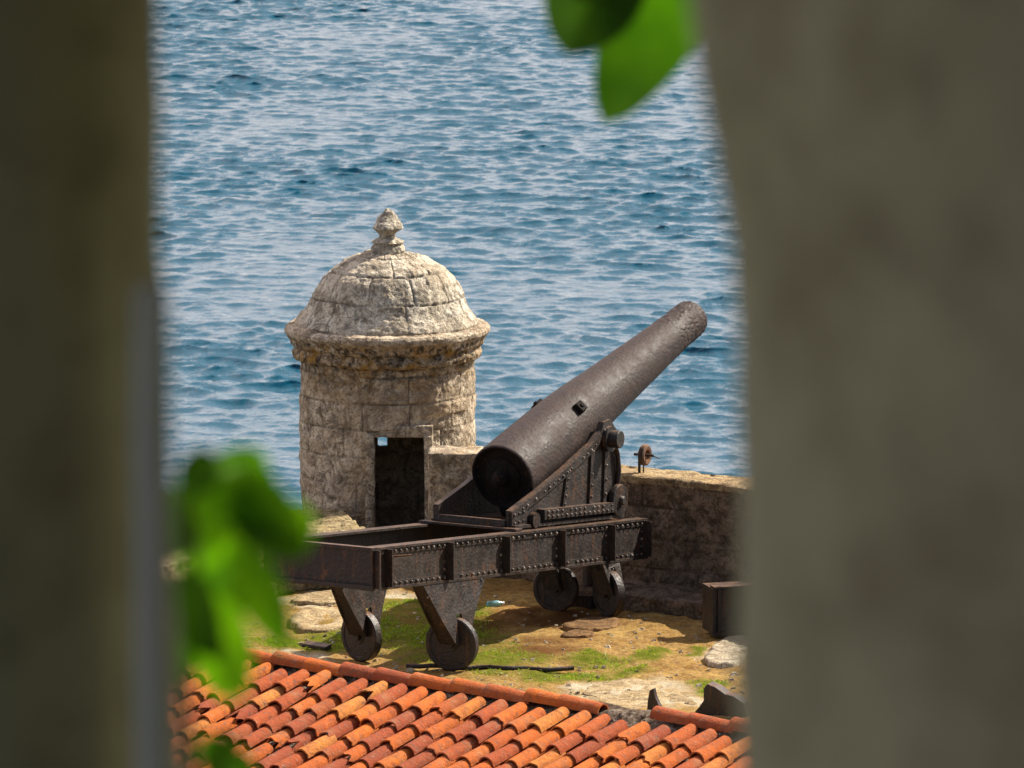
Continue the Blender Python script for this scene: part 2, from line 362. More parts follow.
# cornice
c0 = zz(327)
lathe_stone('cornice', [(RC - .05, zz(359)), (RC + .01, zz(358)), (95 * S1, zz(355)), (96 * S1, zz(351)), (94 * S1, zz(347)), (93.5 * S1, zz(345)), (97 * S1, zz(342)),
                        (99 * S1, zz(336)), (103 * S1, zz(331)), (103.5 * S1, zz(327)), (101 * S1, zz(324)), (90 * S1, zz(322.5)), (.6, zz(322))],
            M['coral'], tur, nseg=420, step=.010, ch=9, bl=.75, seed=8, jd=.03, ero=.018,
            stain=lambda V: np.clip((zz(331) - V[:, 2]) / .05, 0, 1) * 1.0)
dprof = [(92.5 * S1, zz(326)), (92 * S1, zz(321)), (87 * S1, zz(314)), (81 * S1, zz(305)), (77.5 * S1, zz(296)), (72 * S1, zz(286)), (65 * S1, zz(276)), (55 * S1, zz(267)), (43 * S1, zz(260)), (30 * S1, zz(255)), (17 * S1, zz(252)), (2 * S1, zz(251))]
lathe_stone('dome', dprof, M['dome'], tur, nseg=420, step=.011, ch=.345, bl=.74, seed=21, jd=.03, ero=.03, zoff=-.02)
fprof = [(18 * S1, zz(256)), (18.5 * S1, zz(250)), (17 * S1, zz(246)), (14 * S1, zz(244)), (17 * S1, zz(242)), (13 * S1, zz(239)), (9 * S1, zz(237)), (8.5 * S1, zz(235)), (11 * S1, zz(232)), (16.6 * S1, zz(228)), (14.2 * S1, zz(223.5)), (9 * S1, zz(217)), (4.2 * S1, zz(211.5)), (1.4 * S1, zz(208.3)), (.3 * S1, zz(207.5))]
lathe_stone('finial', fprof, M['dome'], tur, nseg=90, step=.009, ch=9, bl=9, seed=31, jd=0, ero=.045)
# doorway reveals (side jambs, lintel, threshold)
def rough_box(mb_name, x0, x1, y0, y1, z0, z1, mat, parent, n=.03, seed=0, amp=.012, stain=0.0):
    """box with rough faces: grid per face, welded, displaced by position noise"""
    bm = bmesh.new(); bmesh.ops.create_cube(bm, size=1)
    for vtx in bm.verts: vtx.co = Vector((x0 + (vtx.co.x + .5) * (x1 - x0), y0 + (vtx.co.y + .5) * (y1 - y0), z0 + (vtx.co.z + .5) * (z1 - z0)))
    for ax, ln in ((0, x1 - x0), (1, y1 - y0), (2, z1 - z0)):
        k = max(1, min(90, int(ln / n)))
        es = [e for e in bm.edges if abs((e.verts[0].co - e.verts[1].co)[ax]) > 1e-6 and (e.verts[0].co - e.verts[1].co).length > ln * .9 and abs((e.verts[0].co - e.verts[1].co)[(ax + 1) % 3]) < 1e-6 and abs((e.verts[0].co - e.verts[1].co)[(ax + 2) % 3]) < 1e-6]
        if k > 1: bmesh.ops.subdivide_edges(bm, edges=es, cuts=k - 1, use_grid_fill=True)
    for vtx in bm.verts:
        d = noise.noise_vector(vtx.co * 6 + Vector((seed, seed, 0))) * amp + noise.noise_vector(vtx.co * 22) * amp * .5
        vtx.co += d
    me = bpy.data.meshes.new(mb_name); bm.to_mesh(me); bm.free(); me.materials.append(mat)
    me.polygons.foreach_set('use_smooth', [True] * len(me.polygons))
    A = me.attributes.new('stain', 'FLOAT', 'POINT'); A.data.foreach_set('value', [stain] * len(me.vertices))
    o = bpy.data.objects.new(mb_name, me); col.objects.link(o); o.parent = parent
    return o
yf = -math.sqrt(RC ** 2 - DX ** 2)
for s in (-1, 1):
    rough_box('door_jamb', DX + s * (DW + .035) - .045, DX + s * (DW + .035) + .045, yf - .02, yf + .24, -.02, DTOP + .02, M['coral'], tur, seed=s + 4)
rough_box('door_lintel', DX - DW - .08, DX + DW + .08, yf + .01, yf + .24, DTOP, DTOP + .12, M['coral'], tur, seed=9)
# ------------------------------------------------------------------ walls along the edge
def path_wall(name, mat, pts, th, z0, z1f, parent=None, ch=.3, bl=.6, seed=0, step=.02, top_rough=.02, wmin=0, side=1, ero=.03, stain=.0, topjit=0.0):
    """wall whose inner (near) face follows pts (x,y), thickness th away from the viewer; face + top as displaced relief."""
    P = np.array(pts, float); seg = np.hypot(*np.diff(P, axis=0).T); cum = np.r_[0, np.cumsum(seg)]
    n = int(cum[-1] / step); ss = np.linspace(0, cum[-1], n)
    X = np.interp(ss, cum, P[:, 0]); Y = np.interp(ss, cum, P[:, 1])
    for _ in range(30):
        X[1:-1] = (X[:-2] + X[1:-1] * 2 + X[2:]) / 4; Y[1:-1] = (Y[:-2] + Y[1:-1] * 2 + Y[2:]) / 4
    tx = np.gradient(X); ty = np.gradient(Y); L = np.hypot(tx, ty); tx /= L; ty /= L
    nx_, ny_ = ty * side, -tx * side      # points to the viewer side for a path running left to right
    zt = np.array([z1f(s) for s in ss])
    # section: face from z0 up, rounded edge, top back, outer face down
    sec = []
    nz_ = int((1.0) / (step / 1.3) * 1) 
    K1 = 70; K2 = max(8, int(th / step)); K3 = 30
    rows = []
    for k in range(K1): rows.append(('f', k / (K1 - 1)))
    for k in range(1, K2): rows.append(('t', k / K2))
    for k in range(K3): rows.append(('b', k / (K3 - 1)))
    V = []; J = []
    for typ, q in rows:
        if typ == 'f':
            z = z0 + (zt - z0) * q; off = np.zeros(n); a = (nx_, ny_, 0 * nx_)
        elif typ == 't':
            z = zt.copy(); off = np.full(n, -th * q); a = (0 * nx_, 0 * nx_, 1 + 0 * nx_)
        else:
            z = zt + (z0 - zt) * q - (0 if q else 0); off = np.full(n, -th); a = (-nx_, -ny_, 0 * nx_)
        x = X + nx_ * off; y = Y + ny_ * off
        d, j = relief(ss, (z if typ != 't' else z * 0 + off), x, y, z, ch, bl, seed, .022, ero)
        if typ == 't': d = d * .6 + top_rough * fbm(x * 4, y * 4, z * 0 + seed, 3); j = j * .5
        tj = topjit * fbm(x * 2.2, y * 2.2, z * 0 + 3 + seed, 3) * (q if typ == 'f' else (1 if typ == 't' else 1 - q))
        V.append(np.stack([x + a[0] * d, y + a[1] * d, z + a[2] * d + tj], -1)); J.append(j)
    V = np.array(V).reshape(-1, 3); J = np.array(J)
    # end caps
    o = grid_obj(name, V, n, len(rows), mat, parent, attrs={'joint': J, 'stain': np.full(len(V), stain)})
    bm = bmesh.new(); bm.from_mesh(o.data); bm.verts.ensure_lookup_table()
    m_ = len(rows)
    for e_ in (0, n - 1):
        try: bm.faces.new([bm.verts[r * n + e_] for r in range(m_)])
        except Exception: pass
    bmesh.ops.recalc_face_normals(bm, faces=bm.faces)
    bm.to_mesh(o.data); bm.free()
    return o
WALLPTS = [(-.84, 71.62), (-.34, 71.2), (1.18, 69.97), (2.2, 69.4), (2.7, 68.75), (3.4, 67.5), (4.6, 65.6), (6.2, 63.0)]
pw = empty('parapet_wall', (0, 70, 0)); tag(pw, 'dark weathered stone parapet wall with a sunlit yellowish top, right of the domed turret', 'wall')
def lp(pts, o): return [(x - o[0], y - o[1]) for x, y in pts]
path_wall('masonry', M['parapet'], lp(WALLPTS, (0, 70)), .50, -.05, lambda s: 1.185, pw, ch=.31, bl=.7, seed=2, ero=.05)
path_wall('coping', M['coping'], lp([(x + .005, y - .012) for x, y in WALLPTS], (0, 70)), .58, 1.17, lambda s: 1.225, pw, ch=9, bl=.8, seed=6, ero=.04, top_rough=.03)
path_wall('footing', M['parapet'], lp([(.5, 69.6), (1.0, 69.2), (1.7, 68.8), (2.25, 68.3), (2.7, 67.6)], (0, 70)), .95, -.05, lambda s: .16, pw, ch=.3, bl=.8, seed=12, ero=.06)
# parapet pier against the turret (paler plaster)
rough_box('end_pier', -.86, -.30, 71.27 - 70, 71.80 - 70, -.02, 1.25, M['coral'], pw, seed=14, amp=.02, stain=.25)
LEDGE = [(-5.2, 64.2), (-4.3, 66.4), (-3.55, 68.2), (-2.9, 69.5), (-2.2, 70.25), (-1.45, 70.45)]
lw = path_wall('low_wall', M['ledge'], LEDGE, 1.45, -.05, lambda s: .58, None, ch=.25, bl=.4, seed=17, ero=.06, top_rough=.05, topjit=.02, step=.02)
tag(lw, 'low rough ochre stone wall lit by the sun, left of the turret doorway', 'wall')
# ------------------------------------------------------------------ terrace floor
RA = ground_at(235, 652, .62); RB = ground_at(740, 724, .62)
rd = Vector((RB[0] - RA[0], RB[1] - RA[1])).normalized(); RTH = math.atan2(rd.y, rd.x)
def ridge_y(x): return RA[1] + (x - RA[0]) * rd.y / rd.x
def blob(px, py, lst, s=1.0):
    o = np.zeros_like(px)
    for (cx, cy, rx, ry) in lst:
        o = np.maximum(o, np.clip(1.6 - 1.6 * np.hypot((px - cx) / (rx * s), (py - cy) / (ry * s)), 0, 1))
    return o
GRASS = [(445, 640, 85, 32), (375, 630, 60, 26), (500, 662, 70, 19), (440, 612, 60, 12), (330, 640, 55, 16), (600, 660, 50, 8), (560, 678, 80, 8), (650, 657, 22, 9), (715, 690, 30, 10), (700, 652, 14, 5), (280, 640, 40, 10), (630, 672, 36, 8), (395, 606, 50, 6)]
PALE = [(320, 598, 60, 8), (640, 692, 62, 14), (735, 655, 30, 12), (690, 705, 50, 10), (250, 600, 40, 10), (300, 655, 30, 8), (400, 596, 60, 5), (600, 690, 40, 8)]
RUSTY_SHADE = [(540, 648, 60, 12), (470, 622, 80, 14), (560, 618, 90, 14)]  # rust-brown soil, spread wider to paint the shade below the gun
def to_px(x, y, z=0.0):
    a = np.arctan2(H - z, y) - R(PITCH); return 512 + F * x / y, 384 + F * np.tan(a)
gx = np.arange(-5.6, 6.6, .03); gy = np.arange(58.6, 72.4, .037)
GX, GY = np.meshgrid(gx, gy)
n1 = fbm(GX * 1.3, GY * 1.3, GX * 0, 5)
PX, PY = to_px(GX, GY)
wx = PX + 26 * fbm(GX * 3, GY * 3, GX * 0 + 9, 4); wy = PY + 9 * fbm(GX * 3, GY * 3, GX * 0 + 4, 4)
ga = blob(wx, wy, GRASS); pa = blob(wx, wy, PALE); ru = blob(wx, wy, RUSTY_SHADE)
gz = .04 * n1 + .035 * fbm(GX * 7, GY * 7, GX * 0, 5) + .012 * ga
def keep_g(c):
    return (c[:, 1] > RA[1] + (c[:, 0] - RA[0]) * rd.y / rd.x - .02)
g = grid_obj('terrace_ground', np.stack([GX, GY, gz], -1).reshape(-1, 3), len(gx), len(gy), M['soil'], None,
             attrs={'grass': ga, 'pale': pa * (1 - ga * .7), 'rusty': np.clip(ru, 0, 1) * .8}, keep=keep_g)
tag(g, kind='structure')
# grass blades, dense where the sward is
def build_grass():
    b = MB(); cnt = 0
    idx = np.argwhere(ga > .22); rng.shuffle(idx)
    vs = []; fs = []
    for (i, j) in idx[:24000]:
        x0, y0 = GX[i, j], GY[i, j]
        if y0 < ridge_y(x0) + .1: continue
        if rng.random() > (ga[i, j] - .15) * 1.1 * np.clip(.5 + 3.2 * vnoise(x0 * 3.1, y0 * 3.1, 1.0), .08, 1): continue
        for _ in range(3):
            x = x0 + rng.normal() * .02; y = y0 + rng.normal() * .02; hgt = rng.uniform(.012, .038); a = rng.uniform(0, 2 * PI); w = rng.uniform(.003, .006)
            lx, ly = rng.normal() * .025, rng.normal() * .025; z = gz[i, j] - .005
            n = len(vs); ca, sa = math.cos(a) * w, math.sin(a) * w
            vs += [(x - ca, y - sa, z), (x + ca, y + sa, z), (x + ca * .7 + lx * .4, y + sa * .7 + ly * .4, z + hgt * .6), (x + lx, y + ly, z + hgt)]
            fs += [(n, n + 1, n + 2), (n, n + 2, n + 3)]
    b.v = vs; b.f = fs
    o = b.build('grass', M['grass'], fixn=False); tag(o, 'short bright green grass growing in patches on the terrace', 'grass', kind='stuff')
build_grass()
# pebbles and grit as ground litter
def build_grit():
    b = MB()
    for _ in range(800):
        px = rng.uniform(230, 770); py = rng.uniform(592, 715)
        x, y = ground_at(px, py)
        if y < ridge_y(x) + .15: continue
        r = rng.uniform(.006, .022) * (1 if rng.random() < .93 else 1.8)
        pts = []
        for (sx, sy, sz) in ((-1, -1, 0), (1, -1, 0), (1, 1, 0), (-1, 1, 0), (-.6, -.6, .7), (.7, -.5, .9), (.6, .6, .8), (-.7, .5, .6)):
            pts.append((x + r * sx * rng.uniform(.6, 1.3), y + r * sy * rng.uniform(.6, 1.3), r * sz + .002 + rng.uniform(-.003, .003)))
        b.hexa(pts)
    tag(b.build('gravel', M['rock']), 'small pale stone chips scattered over the terrace soil', 'gravel', kind='stuff')
build_grit()
# flat pale slabs set in the soil
def slab(name, outline_px, h, mat, label, cat, hole=None, group=None, z=0.0):
    pts = [ground_at(px, py) for px, py in outline_px]
    cx = sum(p[0] for p in pts) / len(pts); cy = sum(p[1] for p in pts) / len(pts)
    n = 64; outl = []
    m_ = len(pts)
    for k in range(n):
        q = k / n * m_; i = int(q); f = q - i; a = pts[i % m_]; c_ = pts[(i + 1) % m_]
        p0 = pts[(i - 1) % m_]; p3 = pts[(i + 2) % m_]
        def cr(w0, w1, w2, w3, t): return .5 * ((2 * w1) + (-w0 + w2) * t + (2 * w0 - 5 * w1 + 4 * w2 - w3) * t * t + (-w0 + 3 * w1 - 3 * w2 + w3) * t ** 3)
        outl.append((cr(p0[0], a[0], c_[0], p3[0], f) - cx, cr(p0[1], a[1], c_[1], p3[1], f) - cy))
    rings = [(1.0, -.02), (1.0, h * .6), (.97, h), (.8, h * 1.05), (.6, h * 1.0), (.4, h * .9 if not hole else h * .3), (.2, h * .95 if not hole else h * .1), (.01, h if not hole else .01)]
    V = []
    for (f, z_) in rings:
        for (x, y) in outl:
            nn = noise.noise(Vector((x * 5, y * 5, cx))) * .22 + noise.noise(Vector((x * 15, y * 15, cx))) * .08
            V.append((x * (f + nn * f), y * (f + nn * f), z + z_ + .004 * noise.noise(Vector((x * 9 + cx, y * 9, 4)))))
    o = grid_obj(name, np.array(V), n, len(rings), mat, None, wrap=True, attrs={'joint': np.zeros(len(V)), 'stain': np.zeros(len(V))})
    o.location = (cx, cy, 0); tag(o, label, cat, group); return o
slab('stone_slab', [(288, 602), (303, 595), (340, 591), (362, 594), (350, 601), (320, 604)], .02, M['slab'], 'flat pale stone slab half buried in soil beyond the ring-shaped stone', 'slab')
slab('ring_stone', [(287, 622), (300, 612), (330, 610), (347, 616), (344, 628), (318, 633), (296, 631)], .035, M['slab'], 'pale round stone with a shallow hollow, lying left of the gun leg', 'stone', hole=True)
slab('concrete_slab', [(590, 690), (610, 681), (655, 681), (692, 697), (690, 714), (640, 712), (600, 703)], .012, M['slab'], 'broad whitish concrete patch just behind the gap in the roof ridge', 'slab')
slab('rock', [(708, 660), (722, 653), (742, 652), (748, 662), (735, 668), (716, 667)], .05, M['rock'], 'small white rock lying on the soil beside the right pillar', 'rock')
slab('rock', [(716, 650), (735, 640), (752, 640), (756, 650), (735, 654)], .04, M['rock'], 'larger cream boulder edge behind the small white rock by the right pillar', 'rock')
slab('flat_stone', [(565, 627), (590, 620), (618, 621), (620, 628), (590, 632)], .03, M['parapet2'], 'long flat rusty brown stone lying below the front gun wheels', 'stone')
slab('flat_stone', [(563, 635), (580, 631), (597, 634), (590, 637), (570, 638)], .02, M['parapet2'], 'small flat rusty chip in front of the long brown flat stone', 'stone')
# pipe, plate, bottle
def tube(b, pts, r, n=10):
    pts = [Vector(p) for p in pts]; vs = []
    for i, p in enumerate(pts):
        d = (pts[min(i + 1, len(pts) - 1)] - pts[max(i - 1, 0)]).normalized(); e = d.orthogonal().normalized(); g_ = d.cross(e)
        rr = r[i] if hasattr(r, '__len__') else r
        for k in range(n): t = 2 * PI * k / n; vs.append(p + (e * math.cos(t) + g_ * math.sin(t)) * rr)
    m_ = len(pts)
    b.add(vs, [(i * n + k, i * n + (k + 1) % n, (i + 1) * n + (k + 1) % n, (i + 1) * n + k) for i in range(m_ - 1) for k in range(n)] + [tuple(range(n - 1, -1, -1)), tuple(range((m_ - 1) * n, m_ * n))])
b = MB(); tube(b, [(*ground_at(405 + 170 * k / 14, 669 + 3.5 * k / 14 + .8 * math.sin(k * 1.7)), .03 + .006 * math.sin(k)) for k in range(15)], .022)
tag(b.build('pipe', M['iron'], smooth=True), 'long thin black pipe lying in the grass just behind the roof ridge', 'pipe')
p = ground_at(312, 650)
b = MB(); b.hexa([(-.14, .07, .0), (.10, -.09, .0), (.16, -.02, .0), (-.08, .13, .0), (-.14, .07, .035), (.10, -.09, .03), (.16, -.02, .05), (-.08, .13, .06)])
o = b.build('iron_plate', M['iron'], bevel=.006); o.location = (*p, .015); tag(o, 'small dark iron plate lying on the ground left of the gun wheels', 'plate')
p = ground_at(495, 608)
bo = empty('bottle', (*p, .045), .4); tag(bo, 'small pale turquoise plastic bottle lying in the shade under the gun', 'bottle')
b = MB(); b.lathe((-.09, 0, 0), (1, 0, 0), [(0, .001), (0, .026), (.01, .032), (.05, .030), (.06, .032), (.12, .032), (.15, .016), (.17, .012)], 20); b.build('body', M['bottle'], bo, smooth=True)
b = MB(); b.cyl((.075, 0, 0), (.098, 0, 0), .015, n=14); b.build('lid', M['lid'], bo)
# ------------------------------------------------------------------ headland
def headland():
    out = [(-5.9, 60), (-6.2, 66), (-5.0, 69.4), (-3.6, 71.3), (-2.3, 72.3), (-2.2, 73.4), (-1.3, 73.9), (-.3, 73.4), (.4, 71.9), (1.6, 70.7), (2.7, 70.2), (3.5, 69.6), (4.6, 67.8), (6.6, 65), (12, 58), (30, 46), (60, 20), (90, -60), (-90, -60), (-60, 10), (-24, 34), (-12, 48)]
    pts = []
    for a, c_ in zip(out, out[1:] + out[:1]):
        L = math.dist(a, c_); k = max(1, int(L / 1.0))
        for i in range(k): pts.append((a[0] + (c_[0] - a[0]) * i / k, a[1] + (c_[1] - a[1]) * i / k))
    P = np.array(pts); n = len(P); zs = np.linspace(-.45, SEA - 3, 40)
    zs[0] = -.10
    t_ = np.roll(P, -1, 0) - np.roll(P, 1, 0); t_ /= np.linalg.norm(t_, axis=1)[:, None]; nrm = np.stack([-t_[:, 1], t_[:, 0]], -1)
    cen = np.array([0, 40.]); sg = np.sign(((P - cen) * nrm).sum(1)); sg = 1 if sg.mean() > 0 else -1
    V = []
    for i, z in enumerate(zs):
        off = sg * ((i > 0) * (.0 + (i / 39) * 9 + .9 * min(1, i / 6) * fbm(P[:, 0] * .35, P[:, 1] * .35, np.full(n, z * .3), 4)))
        q = P + nrm * (off if hasattr(off, '__len__') else np.full(n, off))[:, None]
        V.append(np.c_[q, np.full(n, z)])
    V = np.concatenate(V)
    near = V[:, 1] < 60.0
    o = grid_obj('cliff', V, n, len(zs), M['cliff'], None, wrap=True); tag(o, kind='structure')
headland()
b = MB(); b.add([(-90, -60, -4.5), (90, -60, -4.5), (60, 20, -4.5), (30, 46, -4.5), (12, 58, -4.5), (6.6, 65, -4.5), (-6.2, 66, -4.5), (-12, 48, -4.5), (-24, 34, -4.5), (-60, 10, -4.5)], [tuple(range(10))])
tag(b.build('lower_ground', M['lower']), kind='structure')
# ------------------------------------------------------------------ tiled house below the terrace
hx = RA[0] - 3.6 * rd.x; hy = RA[1] - 3.6 * rd.y
house = empty('tiled_house', (hx, hy, 0), RTH)
tag(house, 'building below the terrace with a roof of orange clay barrel tiles, some broken', 'building')
SL = math.tan(R(15.2)); HL = 11.5; HW = 5.2; ZR = .52
def tile(b, x, y, tint, r0=.105, r1=.082, L=.46, up=True, jag=0.0, dz=0.0, rot=0.0, th=.014, seg=9):
    """barrel tile: low (wide) end at y - L, high (narrow) end at y; follows slope"""
    vs = []; nl = 5; ca, sa = math.cos(rot), math.sin(rot)
    for side in (0, 1):
        for i in range(nl):
            f = i / (nl - 1)
            for k in range(seg):
                t = PI * k / (seg - 1); ff = f
                if jag: ff = max(0, f * (1 - jag * (.45 + .55 * noise.noise(Vector((k * .9, x * 9, y * 7))) + .35 * ((k * 7 + int(x * 31)) % 3) / 3)))
                r = r0 + (r1 - r0) * (1 - ff) if False else (r1 + (r0 - r1) * ff)
                r = r - (th if side else 0)
                lx = -r * math.cos(t) * (.98); lz = r * math.sin(t) * .92
                if not up: lz = -lz * .55
                ly = -L * ff
                wx_ = lx * ca - ly * sa; wy_ = lx * sa + ly * ca
                Y_ = y + wy_
                vs.append((x + wx_, Y_, ZR + Y_ * SL + lz + dz + (ff * .030 if up else ff * .018)))
    q = nl * seg; fs = []
    for s_ in (0, 1):
        for i in range(nl - 1):
            for k in range(seg - 1):
                a = s_ * q + i * seg + k; f_ = (a, a + 1, a + seg + 1, a + seg); fs.append(f_ if s_ == 0 else f_[::-1])
    for k in range(seg - 1):
        fs.append((k, q + k, q + k + 1, k + 1)); a = (nl - 1) * seg + k; fs.append((a, a + 1, q + a + 1, q + a))
    for i in range(nl - 1):
        a = i * seg; fs.append((a, a + seg, q + a + seg, q + a)); a = i * seg + seg - 1; fs.append((a, q + a, q + a + seg, a + seg))
    b.add(vs, fs, tint)
bt = MB(); SP = .228; EX = .350; rr = random.Random(5)
ncol = int(HL / SP); nrow = int(HW / EX)
for ci in range(ncol):
    x = .15 + ci * SP; cj = rr.uniform(-.05, .05)
    for ri in range(nrow):
        y = -.17 - ri * EX + cj + rr.uniform(-.02, .02)
        tn = rr.choice([.05, .2, .3, .4, .5, .55, .6, .7, .85, 1.0]) + rr.uniform(-.05, .05)
        # channel tile between covers
        tile(bt, x + SP / 2, y, min(1, max(0, tn * .8)), .094, .080, .42, up=False, dz=.014, rot=rr.uniform(-.03, .03))
        u = rr.random(); vis = 1
        if u < .022: continue
        jag = rr.uniform(.25, .7) if u < .11 else (rr.uniform(.05, .16) if u < .5 else 0)
        tile(bt, x + rr.uniform(-.008, .008), y, min(1, max(0, rr.choice([.08, .28, .4, .5, .55, .6, .65, .7, .8, .95]) + rr.uniform(-.06, .06))), rr.uniform(.084, .094), .074, .425 + rr.uniform(-.015, .02), True, jag, dz=.033 + rr.uniform(-.004, .008), rot=rr.uniform(-.05, .05))
bt.build('roof_tiles', M['clay'], house, smooth=True, attr='tint', fixn=False)
# rough mortar bed and rubble under the tiles
nxr = int(HL / .03); nyr = int((HW + .2) / .03)
QX, QY = np.meshgrid(np.linspace(-.05, HL + .05, nxr), np.linspace(-HW, .14, nyr))
QZ = ZR + QY * SL - .015 + .030 * fbm(QX * 6, QY * 6, QX * 0, 4) + .05 * np.clip((QY + .22) / .2, 0, 1) * (1 + fbm(QX * 5, QY * 5, QX * 0 + 3, 3))
grid_obj('mortar_bed', np.stack([QX, QY, QZ], -1).reshape(-1, 3), nxr, nyr, M['mortar'], house)
b = MB()
for _ in range(3800):
    ci = rr.randrange(ncol); x = .15 + (ci + .5) * SP + rr.gauss(0, .03); y = -rr.uniform(.02, HW) if rr.random() < .75 else -rr.uniform(-.05, .3)
    if noise.noise(Vector((x * 1.1, y * 1.2, 2))) < -.12: continue
    r = rr.uniform(.006, .024); z = ZR + y * SL + rr.uniform(.01, .035)
    pts = [(x + r * sx * rr.uniform(.6, 1.4), y + r * sy * rr.uniform(.6, 1.4), z + r * sz) for (sx, sy, sz) in ((-1, -1, 0), (1, -1, 0), (1, 1, 0), (-1, 1, 0), (-.6, -.6, 1), (.7, -.5, 1.2), (.6, .6, .9), (-.7, .5, .8))]
    b.hexa(pts)
b.build('mortar_rubble', M['mortar'], house, fixn=False)
# ridge caps with the gap of missing ones
def x_on_ridge(px):   # local x of the ridge point seen at pixel column px
    k = (px - 512) / F
    # RA + s*rd : x = k*y
    s = (k * RA[1] - RA[0]) / (rd.x - k * rd.y); return s + 3.6
G0, G1 = x_on_ridge(620), x_on_ridge(659)
b = MB()
x = -.1; done_ = False
while x < HL:
    L = rr.uniform(.36, .46); xe = x + L
    if not (xe > G0 + .06 and x < G1):
        tn = min(1, max(0, rr.choice([.15, .3, .45, .5, .55, .65]) + rr.uniform(-.06, .06)))
        r0, r1 = .088, .106; seg = 11; vs = []
        zj = rr.uniform(-.008, .01); yj = rr.uniform(-.012, .012)
        for side in (0, 1):
            for i in range(4):
                f = i / 3; r = (r0 + (r1 - r0) * (1 - f)) - side * .014
                for q in range(seg):
                    t = PI * q / (seg - 1); vs.append((x + f * (L + .05), yj + r * math.cos(t), ZR + .035 + zj + r * .95 * math.sin(t) + (1 - f) * .016))
        q_ = 4 * seg; fs = []
        for s_ in (0, 1):
            for i in range(3):
                for q in range(seg - 1): a = s_ * q_ + i * seg + q; f_ = (a, a + 1, a + seg + 1, a + seg); fs.append(f_ if s_ else f_[::-1])
        for q in range(seg - 1):
            fs.append((q, q + 1, q_ + q + 1, q_ + q)); a = 3 * seg + q; fs.append((a, q_ + a, q_ + a + 1, a + 1))
        b.add(vs, fs, tn); x = xe
    elif x < G1 and not done_:
        b.build('ridge_tiles', M['clay'], house, smooth=True, attr='tint'); b = MB(); done_ = True; x = G1
    else: x = xe
b.build('ridge_tiles', M['clay'], house, smooth=True, attr='tint')
b = MB(); b.box(0, HL, -HW + .25, -HW + .45, -4.6, ZR - HW * SL - .0); b.box(0, .2, -HW + .46, .05, -4.6, -.95); b.box(HL - .2, HL, -HW + .46, .05, -4.6, -.95); b.box(-.3, HL + .3, .06, .22, -4.6, .44); b.build('wall', M['coral'], house)
# jagged black iron pieces behind the ridge
def jag_plate(pts_px, Y, th, label):
    P = [at(px, py, Y) for px, py in pts_px]; c_ = P[0].copy()
    base = Vector((sum(p.x for p in P) / len(P), Y, min(p.z for p in P)))
    b = MB(); b.prism([(p.x - base.x, p.z - base.z) for p in P], -th / 2, th / 2)
    o = b.build('iron_scrap', M['iron'], bevel=.006); o.location = base; o.rotation_euler = (0, 0, R(-20)); tag(o, label, 'iron scrap')
y1 = ground_at(655, 706)[1] - .35
jag_plate([(650, 712), (651, 700), (653, 690), (657, 688), (659, 696), (662, 702), (668, 712)], y1, .07, 'small narrow pointed black iron fin sticking up behind the gap in the roof ridge')
y2 = ground_at(722, 706)[1] - .45
jag_plate([(696, 716), (704, 707), (709, 700), (709, 688), (713, 683), (722, 686), (732, 692), (742, 694), (752, 700), (756, 718)], y2, .16, 'large jagged black iron lump standing behind the roof ridge beside the right pillar')
# ------------------------------------------------------------------ the gun (local x = along the slide to the muzzle, y = left, z = up)
gOx, gOy = ground_at(452, 671)
gun = empty('coastal_gun', (gOx, gOy, 0), R(61.5))
tag(gun, 'large black iron coastal gun on a riveted wheeled slide, muzzle raised toward the sea', 'cannon')
TS0, TS1 = -1.55, 4.02; WS = 1.12
def zt(t): return 1.435 - (t - TS0) * .0995
def rail(y0, out, name='slide_rail'):
    """I-section girder; out = -1 the riveted outer face looks to -y"""
    b = MB(); yc = y0; th = .12; hgt = .41
    w0, w1 = (yc + .015, yc + .04) if out < 0 else (yc + th - .04, yc + th - .015)
    b.box(TS0, TS1, w0, w1, -hgt + .02, -.02, zt)
    b.box(TS0 - .01, TS1 + .02, yc - .012, yc + th, -.022, .0, zt)
    b.box(TS0 - .01, TS1 + .02, yc - .012, yc + th, -hgt, -hgt + .025, zt)
    face = w0 if out < 0 else w1; nrm = (0, out, 0)
    # angle irons along flanges
    fa, fb = sorted((face, face + out * .010))
    b.box(TS0, TS1, fa, fb, -.075, -.022, zt); b.box(TS0, TS1, fa, fb, -hgt + .025, -hgt + .075, zt)
    ribs = [TS0 + .02, TS0 + .26, -.10, 1.03, 2.17, 3.22, TS1 - .03]
    for i, t in enumerate(ribs):
        fa, fb = sorted((face, face + out * .085))
        b.box(t - .012, t + .012, fa, fb, -hgt + .025, -.022, zt)      # standing rib
        if i < len(ribs) - 1:
            fa, fb = sorted((face + out * .003, face + out * .024)); b.box(t + .012, t + .10, fa, fb, -hgt + .03, -.03, zt)
            for q in range(5): b.rivet((t + .06, face + out * .024, zt(t + .06) - .06 - q * .073), nrm, .013, .012)
        if i < len(ribs) - 1:
            t1 = ribs[i + 1]; L = t1 - t
            if L > .4:
                k = int((L - .2) / .105)
                for q in range(k + 1):
                    tt = t + .16 + (L - .24) * q / k
                    for dz in (-.05, -hgt + .05): b.rivet((tt, face + out * .018, zt(tt) + dz), nrm, .014, .013)
                for q in range(3): b.rivet((t1 - .05, face, zt(t1 - .05) - .13 - q * .075), nrm, .013, .012); b.rivet((t + .135, face, zt(t + .135) - .13 - q * .075), nrm, .013, .012)
    return b.build(name, M['plate'], gun, attr='wear_glint')
rail(0.0, -1); rail(WS - .12, 1)
b = MB(); b.box(TS0 - .03, TS0 + .01, -.012, WS + .012, -.405, -.005, zt); b.box(TS0 - .06, TS0 - .03, -.02, WS + .02, -.40, -.36, zt); b.box(TS0 - .06, TS0 + .05, -.02, WS + .02, -.03, .006, zt)
